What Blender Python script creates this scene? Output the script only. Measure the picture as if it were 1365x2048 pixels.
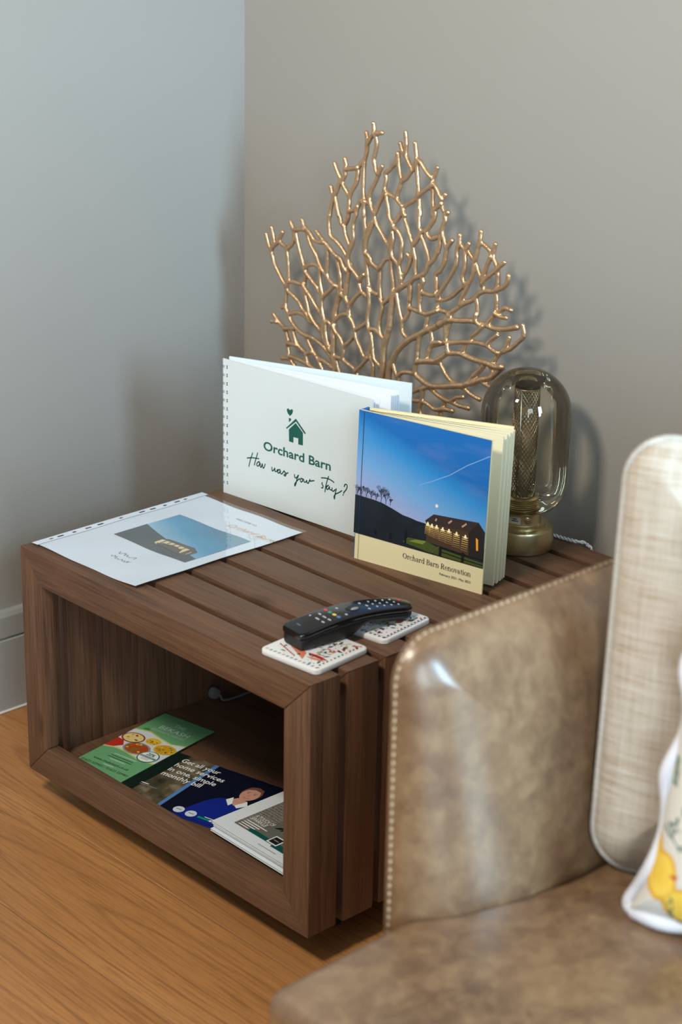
import bpy, bmesh, math, random
from mathutils import Vector, Matrix, noise

# ---------------------------------------------------------------- reset
for o in list(bpy.data.objects):
    bpy.data.objects.remove(o)
SC = bpy.context.scene
COL = SC.collection
PI = math.pi

# ---------------------------------------------------------------- camera
cam_d = bpy.data.cameras.new('camera')
cam = bpy.data.objects.new('camera', cam_d)
COL.objects.link(cam)
SC.camera = cam
cam_d.sensor_fit = 'HORIZONTAL'
cam_d.sensor_width = 24.0
cam_d.lens = 24.0 * 3852.717 / 1365.0
cam_d.clip_start = 0.05
cam_d.dof.use_dof = True
cam_d.dof.focus_distance = 2.60
cam_d.dof.aperture_fstop = 4.6
_r = Vector((0.6845172, 0.72878451, 0.01758835))
_u = Vector((-0.26315253, 0.22452441, 0.93826411))
_f = Vector((-0.67984333, 0.64688634, -0.3454723))
_m = Matrix((_r, _u, -_f)).transposed().to_4x4()
_m.translation = Vector((2.06642447, -1.36439063, 1.33934891))
cam.matrix_world = _m

# ---------------------------------------------------------------- world, windows
world = bpy.data.worlds.new('room_ambient')
SC.world = world
world.use_nodes = True
wb = world.node_tree.nodes['Background']
wb.inputs['Color'].default_value = (0.86, 0.94, 1.0, 1)
wb.inputs['Strength'].default_value = 0.25


def area(name, loc, target, sx, sy, power, color):
    d = bpy.data.lights.new(name, 'AREA')
    d.shape = 'RECTANGLE'
    d.size = sx
    d.size_y = sy
    d.energy = power
    d.color = color
    o = bpy.data.objects.new(name, d)
    COL.objects.link(o)
    o.location = loc
    o.rotation_euler = (Vector(target) - Vector(loc)).to_track_quat('-Z', 'Y').to_euler()
    return o


# window at the side of the room (cool daylight) and the rooflight behind the camera (warmer)
area('side_window_light', (2.95, -0.06, 1.26), (-0.25, 0.35, 0.72), 0.42, 1.4, 88, (0.52, 0.80, 1.0))
area('garden_door_light', (3.0, -1.55, 1.1), (0.9, -0.2, 0.9), 0.75, 2.1, 54, (0.78, 0.91, 1.0))
area('rooflight_light', (0.70, -1.34, 2.22), (0.1, 0.55, 0.75), 0.34, 0.30, 43, (1.0, 0.90, 0.74))

vs = SC.view_settings
vs.view_transform = 'Standard'
vs.look = 'None'
vs.gamma = 1.0
vs.use_curve_mapping = False
vs.exposure = 0.0

# ================================================================ helpers
ZT = 0.385          # table top height
W, D, HT = 0.588, 0.583, 0.3387
ZB = ZT - HT        # underside of the table
XW, YW = -0.2674, 0.63


def lin(c):
    return tuple((v / 255 / 12.92) if v / 255 <= 0.04045 else ((v / 255 + 0.055) / 1.055) ** 2.4 for v in c)


def tag(o, label=None, cat=None, group=None, kind=None):
    if label: o['label'] = label
    if cat: o['category'] = cat
    if group: o['group'] = group
    if kind: o['kind'] = kind
    return o


def empty(name, loc=(0, 0, 0), rz=0.0):
    o = bpy.data.objects.new(name, None)
    o.empty_display_size = 0.05
    COL.objects.link(o)
    o.location = loc
    o.rotation_euler = (0, 0, rz)
    return o


def link(name, me, parent=None, loc=None, rot=None, mw=None):
    o = bpy.data.objects.new(name, me)
    COL.objects.link(o)
    if parent is not None:
        o.parent = parent
    if loc is not None: o.location = loc
    if rot is not None: o.rotation_euler = rot
    if mw is not None: o.matrix_local = mw
    return o


def bm_mesh(name, bm, mats, smooth=False, angle=None):
    me = bpy.data.meshes.new(name)
    bmesh.ops.recalc_face_normals(bm, faces=bm.faces)
    if smooth:
        for f in bm.faces: f.smooth = True
        if angle is not None:
            for e in bm.edges:
                if len(e.link_faces) == 2 and e.calc_face_angle(0) > angle: e.smooth = False
    bm.to_mesh(me)
    bm.free()
    for m in (mats if isinstance(mats, (list, tuple)) else [mats]):
        me.materials.append(m)
    return me


def obj(name, bm, mats, parent=None, smooth=False, angle=None, **k):
    return link(name, bm_mesh(name, bm, mats, smooth, angle), parent, **k)


def add_box(bm, c, s, bevel=0.0, seg=1, M=None, mi=0):
    x, y, z = s[0] / 2, s[1] / 2, s[2] / 2
    vs_ = [bm.verts.new((c[0] + a * x, c[1] + b * y, c[2] + d * z)) for a in (-1, 1) for b in (-1, 1) for d in (-1, 1)]
    fs = []
    for idx in ((0, 1, 3, 2), (4, 6, 7, 5), (0, 4, 5, 1), (2, 3, 7, 6), (0, 2, 6, 4), (1, 5, 7, 3)):
        f = bm.faces.new([vs_[i] for i in idx]); f.material_index = mi; fs.append(f)
    if M is not None:
        bmesh.ops.transform(bm, matrix=M, verts=vs_)
    if bevel > 0:
        es = list({e for f in fs for e in f.edges})
        bmesh.ops.bevel(bm, geom=es, offset=bevel, segments=seg, affect='EDGES', profile=0.6)
    return vs_


def add_prism(bm, outline, y0, y1, bevel=0.0, seg=1):
    """outline in (x,z), extruded along y"""
    a = [bm.verts.new((x, y0, z)) for x, z in outline]
    b = [bm.verts.new((x, y1, z)) for x, z in outline]
    fs = [bm.faces.new(a), bm.faces.new(list(reversed(b)))]
    n = len(a)
    for i in range(n):
        fs.append(bm.faces.new([a[i], b[i], b[(i + 1) % n], a[(i + 1) % n]]))
    bmesh.ops.recalc_face_normals(bm, faces=fs)
    if bevel > 0:
        es = list({e for f in fs for e in f.edges})
        bmesh.ops.bevel(bm, geom=es, offset=bevel, segments=seg, affect='EDGES', profile=0.6)


def add_tube(bm, pts, rad, n=8, cap=True, closed=False, mi=0):
    pts = [Vector(p) for p in pts]
    m = len(pts)
    rads = rad if isinstance(rad, (list, tuple)) else [rad] * m
    rings = []
    prev = None
    for i in range(m):
        if closed:
            t = (pts[(i + 1) % m] - pts[i - 1])
        else:
            t = pts[min(i + 1, m - 1)] - pts[max(i - 1, 0)]
        t.normalize()
        if prev is None:
            a = Vector((0, 0, 1)) if abs(t.z) < 0.9 else Vector((1, 0, 0))
            nx = t.cross(a).normalized()
        else:
            nx = (prev - t * prev.dot(t))
            nx = nx.normalized() if nx.length > 1e-6 else t.orthogonal().normalized()
        prev = nx
        ny = t.cross(nx)
        rings.append([bm.verts.new(pts[i] + (nx * math.cos(2 * PI * k / n) + ny * math.sin(2 * PI * k / n)) * rads[i]) for k in range(n)])
    for i in range(m if closed else m - 1):
        A, B = rings[i], rings[(i + 1) % m]
        for k in range(n):
            f = bm.faces.new([A[k], A[(k + 1) % n], B[(k + 1) % n], B[k]]); f.material_index = mi
    if cap and not closed:
        f = bm.faces.new(list(reversed(rings[0]))); f.material_index = mi
        f = bm.faces.new(rings[-1]); f.material_index = mi


def add_lathe(bm, prof, n=48, c=(0, 0, 0), capb=True, capt=True, mi=0):
    rings = []
    for r, z in prof:
        if r < 1e-6:
            rings.append([bm.verts.new((c[0], c[1], c[2] + z))])
        else:
            rings.append([bm.verts.new((c[0] + r * math.cos(2 * PI * k / n), c[1] + r * math.sin(2 * PI * k / n), c[2] + z)) for k in range(n)])
    for A, B in zip(rings, rings[1:]):
        for k in range(n):
            k2 = (k + 1) % n
            if len(A) == 1 and len(B) == 1: continue
            if len(A) == 1: f = bm.faces.new([A[0], B[k2], B[k]])
            elif len(B) == 1: f = bm.faces.new([A[k], A[k2], B[0]])
            else: f = bm.faces.new([A[k], A[k2], B[k2], B[k]])
            f.material_index = mi
    if capb and len(rings[0]) > 1: bm.faces.new(list(reversed(rings[0]))).material_index = mi
    if capt and len(rings[-1]) > 1: bm.faces.new(rings[-1]).material_index = mi


def add_ball(bm, c, r, sc=(1, 1, 1), nu=8, nv=5, M=None):
    vs_ = []
    top = bm.verts.new((c[0], c[1], c[2] + r * sc[2])); bot = bm.verts.new((c[0], c[1], c[2] - r * sc[2]))
    rings = []
    for j in range(1, nv):
        th = PI * j / nv
        rings.append([bm.verts.new((c[0] + r * sc[0] * math.sin(th) * math.cos(2 * PI * k / nu), c[1] + r * sc[1] * math.sin(th) * math.sin(2 * PI * k / nu), c[2] + r * sc[2] * math.cos(th))) for k in range(nu)])
    for k in range(nu):
        bm.faces.new([top, rings[0][k], rings[0][(k + 1) % nu]])
        bm.faces.new([bot, rings[-1][(k + 1) % nu], rings[-1][k]])
    for A, B in zip(rings, rings[1:]):
        for k in range(nu):
            bm.faces.new([A[k], B[k], B[(k + 1) % nu], A[(k + 1) % nu]])


def catmull(pts, sub):
    P = [Vector(p) for p in pts]
    if len(P) < 3:
        return [P[0].lerp(P[-1], i / sub) for i in range(sub + 1)]
    out = []
    for i in range(len(P) - 1):
        p0 = P[i - 1] if i > 0 else P[0] * 2 - P[1]
        p1, p2 = P[i], P[i + 1]
        p3 = P[i + 2] if i + 2 < len(P) else P[-1] * 2 - P[-2]
        for s in range(sub):
            t = s / sub
            out.append(0.5 * ((2 * p1) + (p2 - p0) * t + (2 * p0 - 5 * p1 + 4 * p2 - p3) * t * t + (3 * p1 - p0 - 3 * p2 + p3) * t ** 3))
    out.append(P[-1])
    return out


# ================================================================ materials
class N:
    def __init__(s, name):
        s.m = bpy.data.materials.new(name); s.m.use_nodes = True
        s.t = s.m.node_tree
        s.b = s.t.nodes['Principled BSDF']
        s.out = s.t.nodes['Material Output']
    def n(s, ty, **k):
        x = s.t.nodes.new(ty)
        for a, v in k.items(): setattr(x, a, v)
        return x
    def l(s, a, b): s.t.links.new(a, b)
    def val(s, x, key, v):
        if hasattr(v, 'is_output') or isinstance(v, bpy.types.NodeSocket): s.l(v, x.inputs[key])
        else: x.inputs[key].default_value = v
    def obj_coord(s, scale=(1, 1, 1), rand=False, out='Object'):
        tc = s.n('ShaderNodeTexCoord')
        v = tc.outputs[out]
        if rand:
            oi = s.n('ShaderNodeObjectInfo')
            mu = s.n('ShaderNodeMath', operation='MULTIPLY'); s.l(oi.outputs['Random'], mu.inputs[0]); mu.inputs[1].default_value = 17.3
            cx = s.n('ShaderNodeCombineXYZ')
            for i in range(3): s.l(mu.outputs[0], cx.inputs[i])
            ad = s.n('ShaderNodeVectorMath', operation='ADD'); s.l(v, ad.inputs[0]); s.l(cx.outputs[0], ad.inputs[1])
            v = ad.outputs[0]
        mp = s.n('ShaderNodeMapping'); mp.inputs['Scale'].default_value = scale
        s.l(v, mp.inputs['Vector'])
        return mp.outputs[0]
    def noise(s, vec, scale, detail=4, rough=0.55, dist=0.0):
        x = s.n('ShaderNodeTexNoise'); s.l(vec, x.inputs['Vector'])
        x.inputs['Scale'].default_value = scale; x.inputs['Detail'].default_value = detail
        x.inputs['Roughness'].default_value = rough; x.inputs['Distortion'].default_value = dist
        return x.outputs['Fac']
    def ramp(s, fac, stops):
        x = s.n('ShaderNodeValToRGB'); s.l(fac, x.inputs['Fac'])
        e = x.color_ramp.elements
        while len(e) < len(stops): e.new(0.5)
        for el, (p, c) in zip(e, stops):
            el.position = p; el.color = (c[0], c[1], c[2], 1) if len(c) == 3 else c
        return x.outputs['Color']
    def mix(s, fac, a, b, mode='MIX'):
        x = s.n('ShaderNodeMix', data_type='RGBA', blend_type=mode)
        s.val(x, 0, fac)
        for i, v in ((6, a), (7, b)):
            if isinstance(v, bpy.types.NodeSocket): s.l(v, x.inputs[i])
            else: x.inputs[i].default_value = (v[0], v[1], v[2], 1)
        return x.outputs[2]
    def math(s, op, a, b=0.0):
        x = s.n('ShaderNodeMath', operation=op)
        for i, v in ((0, a), (1, b)):
            if isinstance(v, bpy.types.NodeSocket): s.l(v, x.inputs[i])
            else: x.inputs[i].default_value = v
        return x.outputs[0]
    def bump(s, h, strength=0.3, dist=0.001, prev=None):
        x = s.n('ShaderNodeBump'); x.inputs['Strength'].default_value = strength; x.inputs['Distance'].default_value = dist
        s.l(h, x.inputs['Height'])
        if prev is not None: s.l(prev, x.inputs['Normal'])
        return x.outputs['Normal']
    def done(s, color=None, rough=0.5, metal=0.0, normal=None, spec=None, coat=None):
        if color is not None:
            if isinstance(color, bpy.types.NodeSocket): s.l(color, s.b.inputs['Base Color'])
            else: s.b.inputs['Base Color'].default_value = (color[0], color[1], color[2], 1)
        s.val(s.b, 'Roughness', rough)
        s.b.inputs['Metallic'].default_value = metal
        if normal is not None: s.l(normal, s.b.inputs['Normal'])
        if spec is not None: s.b.inputs['Specular IOR Level'].default_value = spec
        if coat is not None:
            s.b.inputs['Coat Weight'].default_value = coat[0]; s.b.inputs['Coat Roughness'].default_value = coat[1]
        return s.m


_flat = {}
def flat(rgb, rough=0.5, metal=0.0, spec=None, coat=None):
    key = (tuple(rgb), rough, metal, spec, coat)
    if key not in _flat:
        _flat[key] = N('colour_%d_%d_%d' % tuple(rgb)).done(lin(rgb), rough, metal, spec=spec, coat=coat)
    return _flat[key]


def mat_wall():
    a = N('wall_paint'); v = a.obj_coord()
    n1 = a.noise(v, 260, 3); n2 = a.noise(v, 2.2, 3)
    c = a.mix(n2, lin((149, 146, 141)), lin((155, 152, 147)))
    return a.done(c, 0.62, normal=a.bump(n1, 0.08, 0.0006), spec=0.3)


def mat_trim():
    a = N('trim_paint'); v = a.obj_coord()
    n2 = a.noise(v, 5, 3)
    return a.done(a.mix(n2, lin((150, 152, 152)), lin((160, 162, 162))), 0.4)


def mat_crate():
    a = N('stained_wood')
    v = a.obj_coord((2.2, 26, 26), rand=True)
    v2 = a.obj_coord((7, 230, 230), rand=True)
    v3 = a.obj_coord((1, 1, 1), rand=True)
    g = a.noise(v, 1.6, 5, 0.6, 0.9)
    f = a.noise(v2, 1.5, 3, 0.6, 0.2)
    blot = a.noise(v3, 7, 4, 0.6)
    kn = a.n('ShaderNodeTexVoronoi'); a.l(a.obj_coord((5.5, 14, 14), rand=True), kn.inputs['Vector']); kn.inputs['Scale'].default_value = 0.75
    knot = a.ramp(kn.outputs['Distance'], [(0.0, (1, 1, 1)), (0.07, (0.55, 0.55, 0.55)), (0.13, (0, 0, 0))])
    c = a.ramp(g, [(0.25, lin((78, 54, 40))), (0.45, lin((99, 72, 55))), (0.62, lin((113, 84, 65))), (0.85, lin((132, 104, 82)))])
    c = a.mix(a.ramp(f, [(0.34, (0.62, 0.62, 0.62)), (0.55, (0, 0, 0))]), c, lin((58, 40, 30)), 'MIX')
    c = a.mix(a.ramp(blot, [(0.35, (0, 0, 0)), (0.75, (0.5, 0.5, 0.5))]), c, lin((116, 78, 54)))
    c = a.mix(knot, c, lin((50, 32, 22)))
    oi = a.n('ShaderNodeObjectInfo')
    c = a.mix(a.math('MULTIPLY', oi.outputs['Random'], 0.40), c, a.mix(f, lin((58, 40, 30)), lin((122, 95, 73))))
    h = a.math('ADD', a.math('MULTIPLY', f, 0.7), g)
    return a.done(c, a.math('ADD', a.math('MULTIPLY', f, 0.25), 0.42), normal=a.bump(h, 0.35, 0.0012), spec=0.35)


def mat_floor():
    a = N('oak_floor')
    v = a.obj_coord((0.9, 9, 9), rand=True)
    v2 = a.obj_coord((9.0, 330, 60), rand=True)
    v3 = a.obj_coord((1, 1, 1), rand=True)
    g = a.noise(v, 1.0, 4, 0.5, 1.2)
    w = a.n('ShaderNodeTexWave', wave_type='RINGS', rings_direction='Z'); a.l(a.obj_coord((0.22, 2.6, 1)), w.inputs['Vector'])
    w.inputs['Scale'].default_value = 5.5; w.inputs['Distortion'].default_value = 2.6; w.inputs['Detail'].default_value = 3.0; w.inputs['Detail Scale'].default_value = 1.6
    f = a.noise(v2, 1.3, 4, 0.65)
    c = a.ramp(g, [(0.2, lin((164, 112, 65))), (0.5, lin((179, 126, 75))), (0.8, lin((190, 138, 86)))])
    ring = a.ramp(w.outputs['Fac'], [(0.0, (0.75, 0.75, 0.75)), (0.035, (0.4, 0.4, 0.4)), (0.13, (0, 0, 0)), (1, (0, 0, 0))])
    c = a.mix(a.math('MULTIPLY', ring, 0.7), c, lin((128, 86, 53)))
    pores = a.ramp(f, [(0.36, (0.8, 0.8, 0.8)), (0.52, (0, 0, 0))])
    c = a.mix(a.math('MULTIPLY', pores, 0.75), c, lin((118, 76, 44)))
    oi = a.n('ShaderNodeObjectInfo')
    c = a.mix(a.math('MULTIPLY', oi.outputs['Random'], 0.25), c, lin((156, 110, 68)))
    return a.done(c, 0.42, normal=a.bump(f, 0.15, 0.0005), spec=0.4)


def mat_leather():
    a = N('brown_leather'); v = a.obj_coord()
    vs_ = a.obj_coord((1, 1, 1))
    big = a.noise(v, 9, 5, 0.62, 0.4)
    mid = a.noise(v, 45, 5, 0.65, 0.5)
    scr = a.noise(a.obj_coord((14, 60, 30)), 2.0, 4, 0.7, 1.5)
    pore = a.n('ShaderNodeTexVoronoi'); a.l(vs_, pore.inputs['Vector']); pore.inputs['Scale'].default_value = 520
    c = a.ramp(big, [(0.28, lin((82, 57, 39))), (0.5, lin((112, 84, 60))), (0.74, lin((136, 108, 80)))])
    c = a.mix(a.ramp(mid, [(0.42, (0, 0, 0)), (0.72, (0.55, 0.55, 0.55))]), c, lin((150, 122, 88)))
    c = a.mix(a.ramp(scr, [(0.6, (0, 0, 0)), (0.8, (0.4, 0.4, 0.4))]), c, lin((164, 138, 104)))
    c = a.mix(a.ramp(a.noise(v, 16, 4, 0.6), [(0.5, (0, 0, 0)), (0.7, (0.45, 0.45, 0.45))]), c, lin((78, 54, 38)))
    nb = a.bump(pore.outputs['Distance'], 0.12, 0.0004)
    nb = a.bump(mid, 0.12, 0.002, nb)
    return a.done(c, a.math('ADD', a.math('MULTIPLY', mid, 0.22), 0.27), normal=nb, spec=0.6, coat=(0.45, 0.24))


def mat_linen(c0, c1, name):
    a = N(name); 
    wx = a.n('ShaderNodeTexWave', wave_type='BANDS', bands_direction='X'); a.l(a.obj_coord(), wx.inputs['Vector']); wx.inputs['Scale'].default_value = 240; wx.inputs['Distortion'].default_value = 1.0
    wz = a.n('ShaderNodeTexWave', wave_type='BANDS', bands_direction='Z'); a.l(a.obj_coord(), wz.inputs['Vector']); wz.inputs['Scale'].default_value = 240; wz.inputs['Distortion'].default_value = 1.0
    sx = a.noise(a.obj_coord((9, 20, 260)), 1.5, 4, 0.65)
    sz = a.noise(a.obj_coord((260, 20, 9)), 1.5, 4, 0.65)
    b = a.noise(a.obj_coord(), 9, 3)
    k = a.math('ADD', a.math('MULTIPLY', sx, 0.6), a.math('MULTIPLY', sz, 0.4))
    c = a.ramp(k, [(0.36, c1), (0.5, c0), (0.64, lin((200, 195, 187)))])
    c = a.mix(a.ramp(b, [(0.45, (0, 0, 0)), (0.7, (0.5, 0.5, 0.5))]), c, c1)
    h = a.math('ADD', a.math('MULTIPLY', wx.outputs['Fac'], wz.outputs['Fac']), k)
    return a.done(c, 0.85, normal=a.bump(h, 0.35, 0.0012), spec=0.15)


def mat_bronze():
    a = N('gilded_metal'); v = a.obj_coord()
    n1 = a.noise(a.obj_coord((60, 60, 20)), 3.0, 4, 0.6, 1.0)
    n2 = a.noise(v, 30, 3)
    c = a.mix(n2, lin((186, 150, 114)), lin((214, 180, 144)))
    nb = a.bump(n1, 0.55, 0.0018)
    return a.done(c, 0.36, 0.80, nb)


def mat_brass():
    a = N('brushed_brass'); v = a.obj_coord((4, 4, 900))
    n1 = a.noise(v, 1.0, 2)
    return a.done(a.mix(n1, lin((190, 177, 138)), lin((206, 192, 152))), 0.33, 1.0, a.bump(n1, 0.08, 0.0003))


def mat_glass(tint, name, k=1.0):
    a = N(name)
    a.t.nodes.remove(a.b)
    tr = a.n('ShaderNodeBsdfTransparent'); tr.inputs['Color'].default_value = (*tint, 1)
    gl = a.n('ShaderNodeBsdfGlossy'); gl.inputs['Roughness'].default_value = 0.015; gl.inputs['Color'].default_value = (1, 0.97, 0.92, 1)
    fr = a.n('ShaderNodeFresnel'); fr.inputs['IOR'].default_value = 1.5
    mx = a.n('ShaderNodeMixShader')
    a.l(a.math('MULTIPLY', fr.outputs[0], k), mx.inputs[0]); a.l(tr.outputs[0], mx.inputs[1]); a.l(gl.outputs[0], mx.inputs[2])
    a.l(mx.outputs[0], a.out.inputs['Surface'])
    return a.m


WALL = mat_wall(); TRIM = mat_trim(); CRATE = mat_crate(); OAK = mat_floor(); LEATHER = mat_leather()
LINEN = mat_linen(lin((184, 175, 163)), lin((160, 145, 126)), 'beige_linen')
BRONZE = mat_bronze(); BRASS = mat_brass()
GLASS = mat_glass((0.94, 0.915, 0.85), 'smoked_glass', 0.9)
SLEEVE = mat_glass((0.97, 0.98, 0.99), 'clear_plastic', 0.22)
WHITE_PAPER = flat((238, 240, 244), 0.55)

# ---------------------------------------------------------------- flat print on a surface
class Print:
    """collects flat printed shapes in surface coordinates (metres), built as one mesh"""
    def __init__(s):
        s.P = []; s.mats = []
    def mi(s, m):
        if m not in s.mats: s.mats.append(m)
        return s.mats.index(m)
    def poly(s, pts, m, lv=1): s.P.append(([tuple(p) for p in pts], None, s.mi(m), lv)); return s
    def rect(s, x0, y0, x1, y1, m, lv=1): return s.poly([(x0, y0), (x1, y0), (x1, y1), (x0, y1)], m, lv)
    def disc(s, x, y, rx, m, lv=1, ry=None, n=16, rot=0.0):
        ry = rx if ry is None else ry; c, d = math.cos(rot), math.sin(rot)
        return s.poly([(x + rx * math.cos(t) * c - ry * math.sin(t) * d, y + rx * math.cos(t) * d + ry * math.sin(t) * c) for t in (2 * PI * k / n for k in range(n))], m, lv)
    def stroke(s, pts, w, m, lv=1, sub=0, cap=True):
        if sub: pts = [(p.x, p.y) for p in catmull([(a, b, 0) for a, b in pts], sub)]
        for (a, b), (c, d) in zip(pts, pts[1:]):
            L = math.hypot(c - a, d - b)
            if L < 1e-7: continue
            nx, ny = -(d - b) / L * w / 2, (c - a) / L * w / 2
            s.poly([(a + nx, b + ny), (a - nx, b - ny), (c - nx, d - ny), (c + nx, d + ny)], m, lv)
        if cap:
            for a, b in pts: s.disc(a, b, w / 2, m, lv, n=8)
        return s
    def leaf(s, x, y, L, w, rot, m, lv=1):
        c, d = math.cos(rot), math.sin(rot); q = []
        for k in range(7): t = k / 6; q.append((L * t, w / 2 * math.sin(PI * t)))
        for k in range(5, 0, -1): t = k / 6; q.append((L * t, -w / 2 * math.sin(PI * t)))
        return s.poly([(x + a * c - b * d, y + a * d + b * c) for a, b in q], m, lv)
    def text(s, body, x, y, m, width=None, size=None, lv=2, bold=0.0, shear=0.0, align='L', sx=1.0):
        cu = bpy.data.curves.new('lettering', 'FONT'); cu.body = body; cu.size = 1.0; cu.offset = bold; cu.shear = shear; cu.resolution_u = 3
        o = bpy.data.objects.new('lettering', cu); COL.objects.link(o)
        bpy.context.view_layer.update()
        me = bpy.data.meshes.new_from_object(o.evaluated_get(bpy.context.evaluated_depsgraph_get()))
        vs_ = [(v.co.x, v.co.y) for v in me.vertices]
        x0 = min(v[0] for v in vs_); x1 = max(v[0] for v in vs_)
        k = size if size else width / (x1 - x0)
        kx = k * sx
        if width and size: kx = width / (x1 - x0)
        off = {'L': x0, 'C': (x0 + x1) / 2, 'R': x1}[align]
        V = [(x + (a - off) * kx, y + b * k) for a, b in vs_]
        s.P.append((V, [tuple(p.vertices) for p in me.polygons], s.mi(m), lv))
        bpy.data.objects.remove(o); bpy.data.curves.remove(cu); bpy.data.meshes.remove(me)
        return s
    def build(s, name, parent, M, fn=None, uvscale=None, step=0.00012):
        V = []; Fs = []; mi = []; uv = []
        for pts, faces, m, lv in s.P:
            b = len(V)
            for x, y in pts:
                z = lv * step + (fn(x, y) if fn else 0.0)
                V.append(tuple(M @ Vector((x, y, z)))); uv.append((x, y))
            for f in (faces if faces else [tuple(range(len(pts)))]):
                Fs.append(tuple(b + i for i in f)); mi.append(m)
        me = bpy.data.meshes.new(name); me.from_pydata(V, [], Fs)
        for m in s.mats: me.materials.append(m)
        me.polygons.foreach_set('material_index', mi)
        ul = me.uv_layers.new(name='UVMap')
        sx, sy = uvscale if uvscale else (1, 1)
        for lp in me.loops: ul.data[lp.index].uv = (uv[lp.vertex_index][0] / sx, uv[lp.vertex_index][1] / sy)
        me.update()
        return link(name, me, parent)


def frame_matrix(o, u, v):
    u = Vector(u).normalized(); v = Vector(v); v = (v - u * v.dot(u)).normalized(); n = u.cross(v)
    M = Matrix((u, v, n)).transposed().to_4x4(); M.translation = Vector(o)
    return M

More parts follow.
